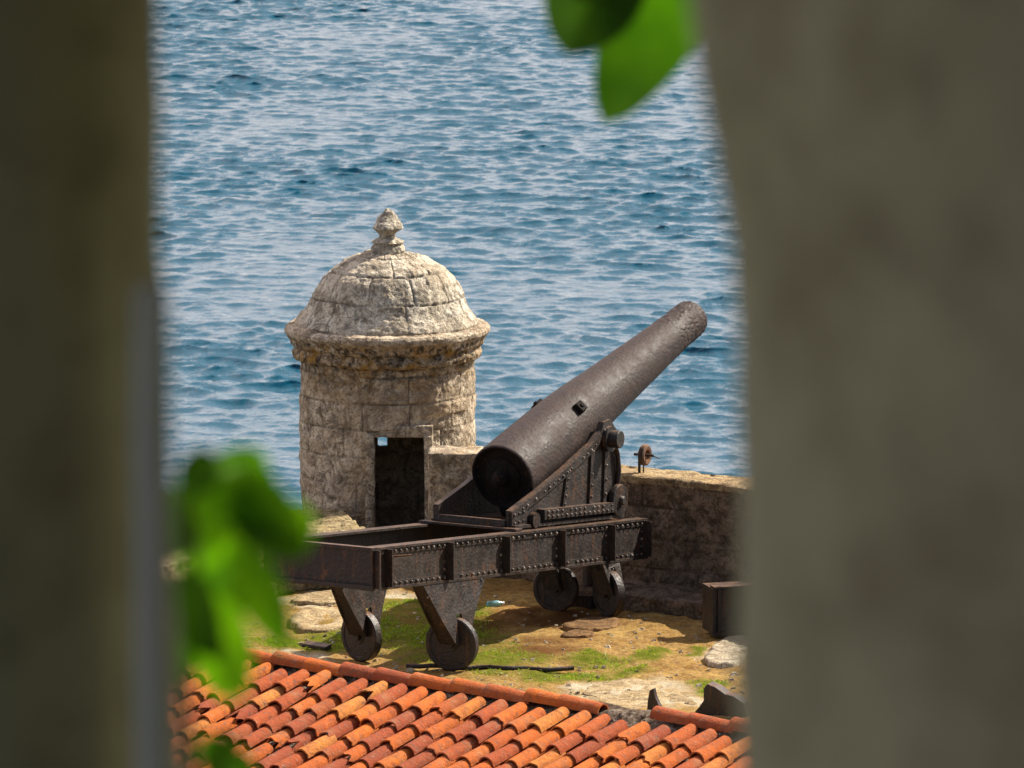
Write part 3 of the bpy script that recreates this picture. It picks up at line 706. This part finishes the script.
b.build('rear_beam', M['iron'], gun, bevel=.004)
b = MB(); b.box(TS1 - .10, TS1 - .04, .12, WS - .12, -.38, -.03, zt); b.build('front_beam', M['iron'], gun, bevel=.004)
b = MB(); b.box(-.45, -.30, .121, WS - .121, -.40, -.30, zt); b.build('cross_beam', M['iron'], gun, bevel=.004)
b = MB(); b.box(1.0, 1.12, .121, WS - .121, -.40, -.28, zt); b.build('cross_beam', M['iron'], gun, bevel=.004)
b = MB(); b.cyl((-1.18, -.0, zt(-1.18) - .10), (-1.10, -.17, zt(-1.18) - .085), .012, .006, 8); b.build('pin', M['rust'], gun)
b = MB(); b.prism([(-1.24, zt(-1.24) - .32), (-1.18, zt(-1.2) - .32), (-1.10, zt(-1.1) - .09), (-1.16, zt(-1.16) - .09)], .015, .028); b.build('strap', M['iron'], gun)
# wheel brackets + wheels
def bracket(tc, yc, ztop, zb, wt, wv, yin, steer, r, thk=.095, name='wheel_bracket'):
    b = MB(); s = .018
    def quad_plate(A, B_, C, D, n_):   # A,B bottom; C,D top ; thickness along n_
        n_ = Vector(n_); P = [Vector(p) for p in (A, B_, C, D)]
        b.hexa([P[0], P[1], P[1] + n_, P[0] + n_, P[3], P[2], P[2] + n_, P[3] + n_])
    hb = .10; ht = wt / 2
    zf = lambda t: zt(t) - .412
    for y0, y1, sg in ((yc - .10, yc - .005, 1), (yc + .10, yc + wv, -1)):
        # side plate split in two legs round the wheel slot, then joined above it
        zs = 2 * r + .03
        fr = (zs - zb) / (ztop - zb); hm = hb + (ht - hb) * fr; ym = y0 + (y1 - y0) * fr
        if sg == 1:
            quad_plate((tc - hb - .02, y0, zb), (tc - thk * .55, y0, zb - .01), (tc - thk * .55, ym, zs), (tc - hm, ym, zs), (0, s, 0))
            quad_plate((tc + thk * .55, y0, zb), (tc + hb + .02, y0, zb), (tc + hm, ym, zs), (tc + thk * .55, ym, zs), (0, s, 0))
            quad_plate((tc - hm, ym, zs), (tc + hm, ym, zs), (tc + ht, y1, zf(tc + ht)), (tc - ht, y1, zf(tc - ht)), (0, s, 0))
        else:
            quad_plate((tc - hb, y0, zb), (tc - thk * .55, y0, zb), (tc - thk * .55, ym, zs), (tc - hm, ym, zs), (0, -s, 0))
            quad_plate((tc - hm, ym, zs), (tc + hm, ym, zs), (tc + ht, y1, zf(tc + ht)), (tc - ht, y1, zf(tc - ht)), (0, -s, 0))
    b.box(tc - .25, tc + .25, yc + .03, yc + .06, 2 * r + .02, ztop - .02)
    # rear and front slanting plates
    for e in (-1, 1):
        quad_plate((tc + e * hb, yc - .08, zb), (tc + e * hb, yc + .09, zb), (tc + e * (ht - .004), yc + wv - .02, zf(tc + e * ht) - .002), (tc + e * (ht - .004), yc + .014, zf(tc + e * ht) - .002), (-e * s, 0, 0))
    for q in range(4):
        b.rivet((tc - ht + .08 + q * (wt - .16) / 3, yc - .006, ztop - .07), (0, -1, .1), .013)
    b.build(name, M['plate'], gun, attr='wear_glint')
    # wheel, axis roughly along x (it tracks round the pivot), turned by steer
    ax = Vector((math.cos(steer), math.sin(steer), 0)); c = Vector((tc, yc + .02, r))
    w = MB(); w.lathe(c - ax * thk / 2, ax, [(0.0, .001), (.0, .07), (0.008, .075), (.008, r - .05), (0, r - .045), (0, r - .012), (.01, r), (thk - .01, r), (thk, r - .012), (thk, r - .045), (thk - .02, r - .05), (thk - .02, .075), (thk - .01, .07), (thk - .01, .001)], 40)
    wo = w.build('wheel', M['iron'], gun, smooth=True)
    h_ = MB(); h_.cyl(c - ax * (thk / 2 + .035), c + ax * (thk / 2 + .035), .038, n=16); h_.build('hub', M['plate'], wo, smooth=True)
r_ = .262
bracket(.02, 0.0, zt(0) - .41, .27, 1.22, .13, 0, R(6), r_)
bracket(.02, WS - .12, zt(0) - .41, .27, 1.10, .10, 0, R(-17), .25)
bracket(3.25, 0.0, zt(3.25) - .41, .24, .36, .16, 0, R(-28), .235)
bracket(3.25, .60, zt(3.25) - .41, .24, .36, .16, 0, R(8), .235)
# pintle block under the front
b = MB(); b.box(3.5, 4.3, .35, .8, 0, .14); b.cyl((3.9, .56, .13), (3.9, .56, zt(3.9) - .40), .09, n=20); b.build('pivot_block', M['iron'], gun, bevel=.01)
# top carriage
CH = [(1.40, 1.155), (1.40, 1.315), (1.93, 1.43), (2.5, 1.575), (3.09, 1.75), (3.27, 1.845), (3.33, 1.93), (3.52, 1.95), (3.60, 1.88), (3.63, 1.60), (3.74, 1.22), (3.76, .935)]
def cheek(y0, out):
    b = MB(); th = .035
    pts = [(t, max(z, zt(t) + .03)) for t, z in CH]
    b.prism(pts, y0, y0 + th)
    face = y0 if out < 0 else y0 + th
    # edge band along the sloping top
    nb = []
    up = pts[1:7]
    for (a, c_) in zip(up[:-1], up[1:]):
        d = Vector((c_[0] - a[0], c_[1] - a[1])).normalized(); n_ = Vector((d.y, -d.x)) * .075
        fa, fb = sorted((face, face + out * .03))
        P = [(a[0], a[1] + .012), (c_[0], c_[1] + .012), (c_[0] + n_.x, c_[1] + n_.y), (a[0] + n_.x, a[1] + n_.y)]
        b.prism(P, fa - (.0 if out < 0 else 0) , fb)
        L = math.dist(a, c_); k = max(1, int(L / .085))
        for q in range(k):
            f = (q + .5) / k; b.rivet((a[0] + (c_[0] - a[0]) * f + n_.x * .5, face + out * .03, a[1] + (c_[1] - a[1]) * f + n_.y * .5), (0, out, 0), .014, .014)
    # flange on top edge
    for (a, c_) in zip(up[:-1], up[1:]):
        P = [(a[0], a[1]), (c_[0], c_[1]), (c_[0], c_[1] + .02), (a[0], a[1] + .02)]
        fa, fb = sorted((face + out * .02, face - out * th)); b.prism(P, fa, fb)
    # vertical bands
    for (ta, ba, tb, bb_, w) in ((2.62, 1.60, 2.48, 1.12, .07), (3.12, 1.74, 3.06, 1.06, .07), (3.42, 1.86, 3.36, 1.0, .06)):
        fa, fb = sorted((face, face + out * .022))
        b.prism([(ta - w / 2, ba), (ta + w / 2, ba), (tb + w / 2, bb_), (tb - w / 2, bb_)], fa, fb)
        for q in range(6):
            f = (q + .5) / 6; b.rivet((ta + (tb - ta) * f, face + out * .022, ba + (bb_ - ba) * f), (0, out, 0), .013, .013)
    # rear foot plate and lower beam
    fa, fb = sorted((face, face + out * .028)); b.prism([(1.41, zt(1.4) + .035), (1.41, 1.30), (1.72, 1.36), (1.72, zt(1.7) + .035)], fa, fb)
    for q in range(3):
        for w in range(2): b.rivet((1.46 + q * .09, face + out * .028, zt(1.5) + .075 + w * .085), (0, out, 0), .013, .013)
    fa, fb = sorted((face, face + out * .085)); b.box(1.98, 3.45, fa, fb, .085, .185, zt)
    for q in range(15):
        t_ = 2.05 + q * .096
        for w in (.11, .16): b.rivet((t_, face + out * .085, zt(t_) + w), (0, out, 0), .014, .014)
    fa, fb = sorted((face + out * .0, face + out * .06)); b.box(1.42, 3.72, fa, fb, .02, .05, zt)
    return b.build('carriage_cheek', M['plate'], gun, attr='wear_glint')
cheek(.15, -1); cheek(WS - .185, 1)
b = MB(); b.box(1.38, 1.46, .186, WS - .186, .03, .10, zt); b.box(1.30, 1.44, .02, WS - .02, .004, .03, zt); b.build('transom', M['iron'], gun, bevel=.004)
b = MB(); b.box(2.0, 3.4, .186, WS - .186, .03, .06, zt); b.build('carriage_floor', M['iron'], gun)
AX0 = Vector((2.00, .56, 1.545)); AX1 = Vector((6.10, .56, 2.625)); axd = (AX1 - AX0).normalized(); AL = (AX1 - AX0).length
TR = AX0 + axd * 1.47; TZ = TR.z - .15
# trunnion caps, truck wheels
for (yy, sg) in ((.15, -1), (WS - .15, 1)):
    b = MB(); b.cyl((TR.x, yy - sg * .04, TZ), (TR.x, yy + sg * (.17 if sg < 0 else .03), TZ), .088, n=26); b.build('trunnion', M['plate'], gun, smooth=True, bevel=.006)
    b = MB(); b.cyl((TR.x, yy - .03, TZ), (TR.x, yy + sg * .07 if sg > 0 else yy - .07, TZ), .13, n=26); b.build('trunnion_bearing', M['iron'], gun, smooth=True)
    b = MB(); b.lathe((3.60, yy + sg * .02, 1.12), (0, sg, 0), [(0, .02), (0, .158), (.01, .163), (.05, .163), (.06, .158), (.064, .05), (.09, .045), (.10, .035), (.10, .001)], 34)
    w_ = b.build('truck_wheel', M['plate'], gun, smooth=True)
    b = MB(); tube(b, [(3.56, yy + sg * .02, 1.74), (3.62, yy + sg * .03, 1.58), (3.65, yy + sg * .03, 1.42), (3.64, yy + sg * .02, 1.24)], .026); b.build('brace', M['plate'], gun, smooth=True)
    b = MB(); b.cyl((1.83, yy + sg * .015, zt(1.83) + .085), (1.83, yy + sg * .075, zt(1.83) + .085), .075, n=24); b.build('truck_wheel', M['iron'], gun, smooth=True)
# barrel
rp = [(0, .330), (.02, .340), (.5, .340), (1.0, .336), (1.45, .326), (1.75, .312), (2.1, .288), (2.5, .266), (3.0, .242), (3.5, .217), (3.85, .201), (3.93, .197), (3.95, .202), (4.12, .199), (AL - .02, .193), (AL, .178), (AL, .13), (AL - .5, .12), (AL - .5, .001)]
full = [(.05, .001), (.05, .14), (.045, .20), (.05, .275), (.035, .296), (.0, .305), (-.004, .318), (0, .328)] + rp[1:]
P = resample([(r, h) for h, r in full], .014); ns = 220; nv = len(P)
e_ = Vector((0, 1, 0)); g_ = axd.cross(e_); n_rec = int(np.argmax(P[:, 0] >= .325))
th = np.arange(ns) / ns * 2 * PI; T, Rr = np.meshgrid(th, P[:, 0]); Hh = np.repeat(P[:, 1:], ns, 1)
wear_glint = .0035 * fbm(Rr * np.cos(T) * 14, Rr * np.sin(T) * 14, Hh * 14, 4) + np.where(Hh > 3.6, .014, .0015) * fbm(Rr * np.cos(T) * 38, Rr * np.sin(T) * 38, Hh * 38, 2)
Rr2 = Rr + wear_glint
V = np.array(AX0)[None, None] + Hh[..., None] * np.array(axd) + (Rr2 * np.cos(T))[..., None] * np.array(e_) + (Rr2 * np.sin(T))[..., None] * np.array(g_)
bar = grid_obj('barrel', V.reshape(-1, 3), ns, nv, M['barrel'], gun, wrap=True)
bar.data.materials.append(M['recess'])
bar.data.polygons.foreach_set('material_index', [1 if i // ns < n_rec else 0 for i in range(len(bar.data.polygons))])
bm = bmesh.new(); bm.from_mesh(bar.data); bmesh.ops.recalc_face_normals(bm, faces=bm.faces); bm.to_mesh(bar.data); bm.free()
b = MB(); b.lathe(AX0 + axd * .052, -axd, [(0, .19), (.02, .19), (.035, .17), (.04, .09), (.08, .085), (.12, .075), (.15, .045), (.158, .001)], 36); b.build('breech_plug', M['recess'], bar, smooth=True)
up_ = axd.cross(Vector((0, 1, 0))); up_ = up_ if up_.z > 0 else -up_
for sg in (-1, 1):
    n_ = (Vector((0, sg, 0)) * math.cos(R(44)) + up_ * math.sin(R(44))).normalized()
    c = AX0 + axd * 1.28 + n_ * (.322 if sg < 0 else .295); s2 = axd.cross(n_)
    b = MB(); q = [(-.062, -.062), (.062, -.062), (.062, .062), (-.062, .062)]
    b.hexa([c + axd * u_ + s2 * v_ - n_ * .02 for u_, v_ in q] + [c + axd * u_ * .85 + s2 * v_ * .85 + n_ * .06 for u_, v_ in q]); b.cyl(c + n_ * .05, c + n_ * .075, .022, n=12)
    b.build('sight_boss', M['recess'], bar, bevel=.008)
# elevating screw under the breech
b = MB(); b.cyl((2.35, .56, zt(2.3) + .05), (2.35, .56, 1.40), .05, n=16); b.cyl((2.3, .44, 1.22), (2.3, .68, 1.22), .12, n=24); b.build('elevating_screw', M['iron'], gun, smooth=True)
# ------------------------------------------------------------------ second carriage at the right edge
p = ground_at(719, 639); sc2 = empty('gun_slide', (p[0], p[1], 0), R(16))
tag(sc2, 'black riveted iron gun slide in the shade, half hidden behind the right pillar', 'gun carriage')
b = MB(); b.box(0, 2.2, .02, .05, .06, .50); b.box(-.02, 2.2, -.02, .12, .50, .52); b.box(-.02, 2.2, -.02, .12, .03, .06)
for t in (.02, .32, .62, 1.0, 1.4): b.box(t, t + .03, -.01, .02, .06, .52); [b.rivet((t + .09, .02, .12 + q * .08), (0, -1, 0)) for q in range(5)]
for q in range(20): b.rivet((.08 + q * .1, .02, .485), (0, -1, 0)); b.rivet((.08 + q * .1, .02, .09), (0, -1, 0))
b.build('slide_rail', M['iron'], sc2)
b = MB(); b.box(-.03, .0, 0.0, .34, .05, .50); b.build('end_beam', M['iron'], sc2)
b = MB(); b.box(0, 2.2, .26, .34, .03, .50); b.build('slide_rail', M['iron'], sc2)
b = MB(); b.box(0, .3, .12, .26, .48, .50); b.build('deck_plate', M['plate'], sc2)
# ------------------------------------------------------------------ hand wheel on the wall top
yw = 70.12; pz = zat(468.5, yw)
hw = empty('hand_wheel', ((645 - 512) / F * yw, yw, 1.225), 0); tag(hw, 'small rusty wheel on two posts standing on the parapet top right of the gun', 'wheel')
s = yw / F; zc = zat(455, yw) - 1.225
b = MB(); axw = Vector((.88, -.47, 0)).normalized(); c = Vector((1.5 * s, 0, zc))
prof = [(-.03, .058), (-.035, .088), (-.025, .105), (0, .110), (.025, .105), (.035, .088), (.03, .058), (0, .052), (-.03, .058)]
b.lathe(c, axw, prof, 30)
for k in range(4):
    t = k * PI / 2 + .4; e2 = Vector((0, 0, 1)) * math.cos(t) + axw.cross(Vector((0, 0, 1))) * math.sin(t); b.cyl(c, c + e2 * .08, .008, n=8)
b.build('wheel', M['rust'], hw, smooth=True)
b = MB(); b.cyl(c - axw * .12, c + axw * .10, .014, n=10); b.cyl(c + axw * .09, c + axw * .09 + Vector((.07, 0, -.03)), .006, n=8); b.build('axle', M['iron'], hw)
b = MB(); b.box(-4 * s - .014, -4 * s + .014, -.02, .02, -.06, zc + .035); b.build('post', M['iron'], hw)
b = MB(); b.box(0.2 * s - .007, .2 * s + .007, -.01, .01, -.06, zc); b.build('post', M['iron'], hw)
# ------------------------------------------------------------------ two stone pillars framing the view, plus an added light-shaping room
def pillar(sil, side, D, name, label, depth_out, rad, ztop=12.9, zbot=11.5, wide=2.4):
    """sil: list of (py, px) silhouette; side -1 left / +1 right. Rounded edge of radius rad at distance D."""
    zs = np.arange(zbot, ztop, .008)
    pys = 384 + F * np.tan(np.arctan((H - zs) / D) - R(PITCH)); xs = (np.interp(pys, [q[0] for q in sil], [q[1] for q in sil]) - 512) / F * D
    plan = []
    for k in range(40):      # arc from the room side face round to the silhouette
        t = k / 39 * PI / 2; plan.append((rad * (1 - math.sin(t)) , -rad * math.cos(t) * 1.0))
    for k in range(1, 16): plan.append(((k / 15) ** 2 * (.05 + depth_out * .12), depth_out * k / 15))
    plan = [(wide, -rad * 1.0)] + [(wide * (1 - f) + rad * f, -rad) for f in (.3, .6, .8, .92)] + plan + [(wide, depth_out)]
    pl = np.array(plan); n = len(pl); V = []
    for z, x in zip(zs, xs):
        V.append(np.c_[x + side * pl[:, 0], D + pl[:, 1], np.full(n, z)])
    V = np.array(V).reshape(-1, 3)
    d = .010 * fbm(V[:, 0] * 9, V[:, 1] * 9, V[:, 2] * 9, 4) + .012 * fbm(V[:, 0] * 3, V[:, 1] * 3, V[:, 2] * 3 + 5, 2)
    V[:, 0] -= side * d; V[:, 1] += d * .6
    V -= np.array([0, D, zbot])
    o = grid_obj(name, V, n, len(zs), M['jamb'], None, attrs={'joint': np.zeros(len(V)), 'stain': np.zeros(len(V))}); o.location = (0, D, zbot)
    bm = bmesh.new(); bm.from_mesh(o.data); bmesh.ops.recalc_face_normals(bm, faces=bm.faces); bm.to_mesh(o.data); bm.free()
    tag(o, label, 'pillar'); return o
PL = pillar([(-400, 158), (0, 160), (60, 155), (130, 152), (200, 150), (255, 150), (290, 158), (340, 163), (420, 165), (768, 166), (1200, 165)], -1, 3.55, 'stone_pillar',
       'blurred grey-brown stone pillar filling the left edge, close to the camera', .12, .15, wide=1.45)
pillar([(-400, 655), (0, 696), (80, 709), (150, 724), (200, 736), (260, 747), (330, 751), (400, 754), (470, 756), (768, 756), (1200, 756)], 1, 3.25, 'stone_pillar',
       'blurred olive-brown stone pillar filling the right side, close to the camera', .80, .22, wide=1.3)
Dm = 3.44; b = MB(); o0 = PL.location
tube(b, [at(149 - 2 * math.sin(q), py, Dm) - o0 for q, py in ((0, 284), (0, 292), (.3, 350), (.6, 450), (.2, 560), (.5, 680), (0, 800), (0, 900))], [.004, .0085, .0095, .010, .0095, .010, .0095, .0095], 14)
m = N('skylit_edge_pale'); M['strip'] = m.fin(m.mix(m.noise(m.coord(), 9, 5, .7), (.80, .86, .82), (.90, .93, .90)), .9, .1)
b.build('skylit_edge_strip', M['strip'], PL, smooth=True)  # added pale strip: skylight on the pillar edge put into its colour
lo = empty('unseen_shade_room', (0, 0, -4.5)); tag(lo, 'unseen room added around the camera to control light on the pillars', 'room')
Zo = 4.5; XL, XR = -1.55, 1.45  # unseen room added to darken pillar faces; side openings light their edges
b = MB(); b.box(XL, XR, 3.0, 4.62, 11.0 + Zo, 11.52 + Zo); b.build('sill', M['room'], lo)
b = MB(); b.box(XL, XR, 3.0, 4.62, 12.88 + Zo, 14.0 + Zo); b.build('lintel', M['room'], lo)
b = MB(); b.box(XL, XR, -3.2, 2.995, 13.8 + Zo, 14.0 + Zo); b.build('ceiling', M['room'], lo)
b = MB(); b.box(XL, XR, -3.2, 2.995, 10.8 + Zo, 11.0 + Zo); b.build('floor', M['room'], lo)
b = MB()
for q0, q1, o0, o1 in ((XL - .2, XL - .005, 1.45, 3.25), (XR + .005, XR + .2, 1.6, 3.25)):
    b.box(q0, q1, -3.2, 4.62, 0, 11.7 + Zo); b.box(q0, q1, -3.2, o0, 11.701 + Zo, 14.0 + Zo); b.box(q0, q1, o1, 4.62, 11.701 + Zo, 14.0 + Zo)
b.box(XL, XR, 3.8, 4.6, 0, 10.99 + Zo); b.box(XL - .2, XR + .2, -3.4, -3.21, 0, 14.0 + Zo); b.build('wall', M['room'], lo)
# ------------------------------------------------------------------ leaves close to the camera
def leaf(b, base, tip, width, roll=0.0, fold=.25, curl=.12, n=14, m_=8):
    base = Vector(base); tip = Vector(tip); L = (tip - base).length; d = (tip - base).normalized()
    view = Vector((0, 1, 0)); s = d.cross(view).normalized(); nn = s.cross(d).normalized()
    s2 = s * math.cos(roll) + nn * math.sin(roll); n2 = nn * math.cos(roll) - s * math.sin(roll)
    vs = []
    for i in range(n + 1):
        t = i / n; w = width * .5 * (math.sin(PI * t ** .95) ** .6) * (1 - .1 * t) if 0 < t < 1 else .0005
        c = base + d * L * t + n2 * curl * L * math.sin(PI * t)
        for k in range(m_ + 1):
            q = k / m_ * 2 - 1; vs.append(c + s2 * w * q + n2 * (abs(q) * w * fold))
    b.add(vs, [(i * (m_ + 1) + k, i * (m_ + 1) + k + 1, (i + 1) * (m_ + 1) + k + 1, (i + 1) * (m_ + 1) + k) for i in range(n) for k in range(m_)])
def PXL(px, py, Y): return at(px, py, Y)
Dt = 6.2; sct = Dt / F
lv = empty('leafy_branch', PXL(690, -20, Dt)); tag(lv, 'blurred green leaves hanging into the top of the view near the right pillar', 'branch')
off = PXL(690, -20, Dt)
def lf(D, parent, o0, name, mat, a, c_, w, roll=0.0, dd=0.0, **k):
    b = MB(); leaf(b, PXL(a[0], a[1], D + dd) - o0, PXL(c_[0], c_[1], D - dd) - o0, w * D / F, roll, **k); return b.build(name, mat, parent, smooth=True, fixn=False)
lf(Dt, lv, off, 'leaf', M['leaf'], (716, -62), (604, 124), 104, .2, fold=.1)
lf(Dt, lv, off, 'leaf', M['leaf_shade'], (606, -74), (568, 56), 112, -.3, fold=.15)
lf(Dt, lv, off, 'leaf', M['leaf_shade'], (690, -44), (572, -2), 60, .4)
b = MB(); tube(b, [PXL(760, -60, Dt) - off, PXL(700, -45, Dt) - off, PXL(640, -60, Dt) - off, PXL(560, -80, Dt) - off], .003, 6); b.build('twig', M['stem'], lv)
Dl = 4.2; ol = PXL(190, 800, Dl)
vn = empty('climbing_plant', ol); tag(vn, 'blurred green climbing plant with dark and bright leaves beside the left pillar', 'plant')
LV = [  # base, tip, width, dark?, roll
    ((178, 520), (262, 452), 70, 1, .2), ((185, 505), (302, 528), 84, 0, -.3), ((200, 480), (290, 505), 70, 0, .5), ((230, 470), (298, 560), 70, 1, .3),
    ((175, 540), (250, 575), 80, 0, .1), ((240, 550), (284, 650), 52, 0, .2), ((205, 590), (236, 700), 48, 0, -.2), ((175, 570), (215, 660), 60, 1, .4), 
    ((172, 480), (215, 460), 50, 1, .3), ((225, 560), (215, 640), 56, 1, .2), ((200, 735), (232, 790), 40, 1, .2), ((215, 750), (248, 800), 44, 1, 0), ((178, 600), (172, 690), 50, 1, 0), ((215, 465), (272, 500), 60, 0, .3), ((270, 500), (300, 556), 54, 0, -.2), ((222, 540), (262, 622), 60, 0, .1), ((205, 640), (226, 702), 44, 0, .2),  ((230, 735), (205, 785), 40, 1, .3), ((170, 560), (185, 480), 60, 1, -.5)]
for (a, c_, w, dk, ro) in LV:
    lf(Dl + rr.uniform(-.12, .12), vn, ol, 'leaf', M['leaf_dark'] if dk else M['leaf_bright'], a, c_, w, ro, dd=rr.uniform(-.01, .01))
b = MB(); tube(b, [PXL(165, 860, Dl) - ol, PXL(186, 760, Dl) - ol, PXL(178, 660, Dl) - ol, PXL(190, 570, Dl) - ol, PXL(185, 500, Dl) - ol, PXL(215, 470, Dl) - ol], .0035, 6); b.build('stem', M['stem'], vn)
# ------------------------------------------------------------------ light
SAZ = 61.5; SEL = 44.0      # degrees: azimuth from +Y towards +X
w = bpy.data.worlds.new('World'); scn.world = w; w.use_nodes = True
nt = w.node_tree; bg = nt.nodes['Background']; sky = nt.nodes.new('ShaderNodeTexSky'); sky.sky_type = 'NISHITA'; sky.sun_disc = False
sky.sun_elevation = R(SEL); sky.sun_rotation = R(SAZ); sky.air_density = 1.0; sky.dust_density = 2.0; sky.ozone_density = 1.0
tcw = nt.nodes.new('ShaderNodeTexCoord'); mpw = nt.nodes.new('ShaderNodeMapping'); mpw.inputs['Scale'].default_value = (1.6, 1.6, 4.0)
nw = nt.nodes.new('ShaderNodeTexNoise'); nw.inputs['Scale'].default_value = 1.7; nw.inputs['Detail'].default_value = 7; nw.inputs['Roughness'].default_value = .6
nt.links.new(tcw.outputs['Generated'], mpw.inputs['Vector']); nt.links.new(mpw.outputs['Vector'], nw.inputs['Vector'])
rw = nt.nodes.new('ShaderNodeValToRGB'); rw.color_ramp.elements[0].position = .34; rw.color_ramp.elements[1].position = .50
rw.color_ramp.elements[1].color = (.85, .85, .85, 1)
nt.links.new(nw.outputs['Fac'], rw.inputs['Fac']); mw = nt.nodes.new('ShaderNodeMix'); mw.data_type = 'RGBA'
sw = nt.nodes.new('ShaderNodeSeparateXYZ'); nt.links.new(tcw.outputs['Generated'], sw.inputs[0])
mr = nt.nodes.new('ShaderNodeMapRange'); mr.interpolation_type = 'SMOOTHSTEP'; mr.inputs['From Min'].default_value = -.15; mr.inputs['From Max'].default_value = .5; mr.inputs['To Min'].default_value = .04; 
dd = [nt.nodes.new('ShaderNodeMath') for _ in range(3)]; dd[0].operation = 'MULTIPLY'; dd[0].inputs[1].default_value = -.62; dd[1].operation = 'MULTIPLY'; dd[1].inputs[1].default_value = .8
nt.links.new(sw.outputs[0], dd[0].inputs[0]); nt.links.new(sw.outputs[1], dd[1].inputs[0]); nt.links.new(dd[0].outputs[0], dd[2].inputs[0]); nt.links.new(dd[1].outputs[0], dd[2].inputs[1]); nt.links.new(dd[2].outputs[0], mr.inputs['Value'])  # added cloud cover kept ahead and left, to steer the fill light
mm = nt.nodes.new('ShaderNodeMath'); mm.operation = 'MULTIPLY'; nt.links.new(rw.outputs['Color'], mm.inputs[0]); nt.links.new(mr.outputs[0], mm.inputs[1])
nt.links.new(mm.outputs[0], mw.inputs[0]); nt.links.new(sky.outputs[0], mw.inputs[6]); mw.inputs[7].default_value = (17.5, 14.8, 14.2, 1)
nt.links.new(mw.outputs[2], bg.inputs['Color']); bg.inputs['Strength'].default_value = .062
sl = bpy.data.lights.new('sun', 'SUN'); sl.energy = 4.8; sl.angle = R(.53); sl.color = (1.0, .91, .77)
so = bpy.data.objects.new('sun', sl); col.objects.link(so)
sd = Vector((math.sin(R(SAZ)) * math.cos(R(SEL)), math.cos(R(SAZ)) * math.cos(R(SEL)), math.sin(R(SEL))))
so.rotation_euler = (-sd).to_track_quat('-Z', 'Y').to_euler(); so.location = (0, 0, 40)
# ------------------------------------------------------------------ camera
cd = bpy.data.cameras.new('camera'); cam = bpy.data.objects.new('camera', cd); col.objects.link(cam); scn.camera = cam
cd.sensor_width = 36; cd.lens = 36 * F / 1024; cd.clip_end = 30000; cd.clip_start = .1
cam.location = (0, 0, H); cam.rotation_euler = (R(90 - PITCH), 0, 0)
cd.dof.use_dof = True; cd.dof.focus_distance = 69.5; cd.dof.aperture_fstop = 14.5
scn.view_settings.view_transform = 'Standard'; scn.view_settings.look = 'None'; scn.view_settings.gamma = 1; scn.view_settings.exposure = 0.82
scn.render.film_transparent = False
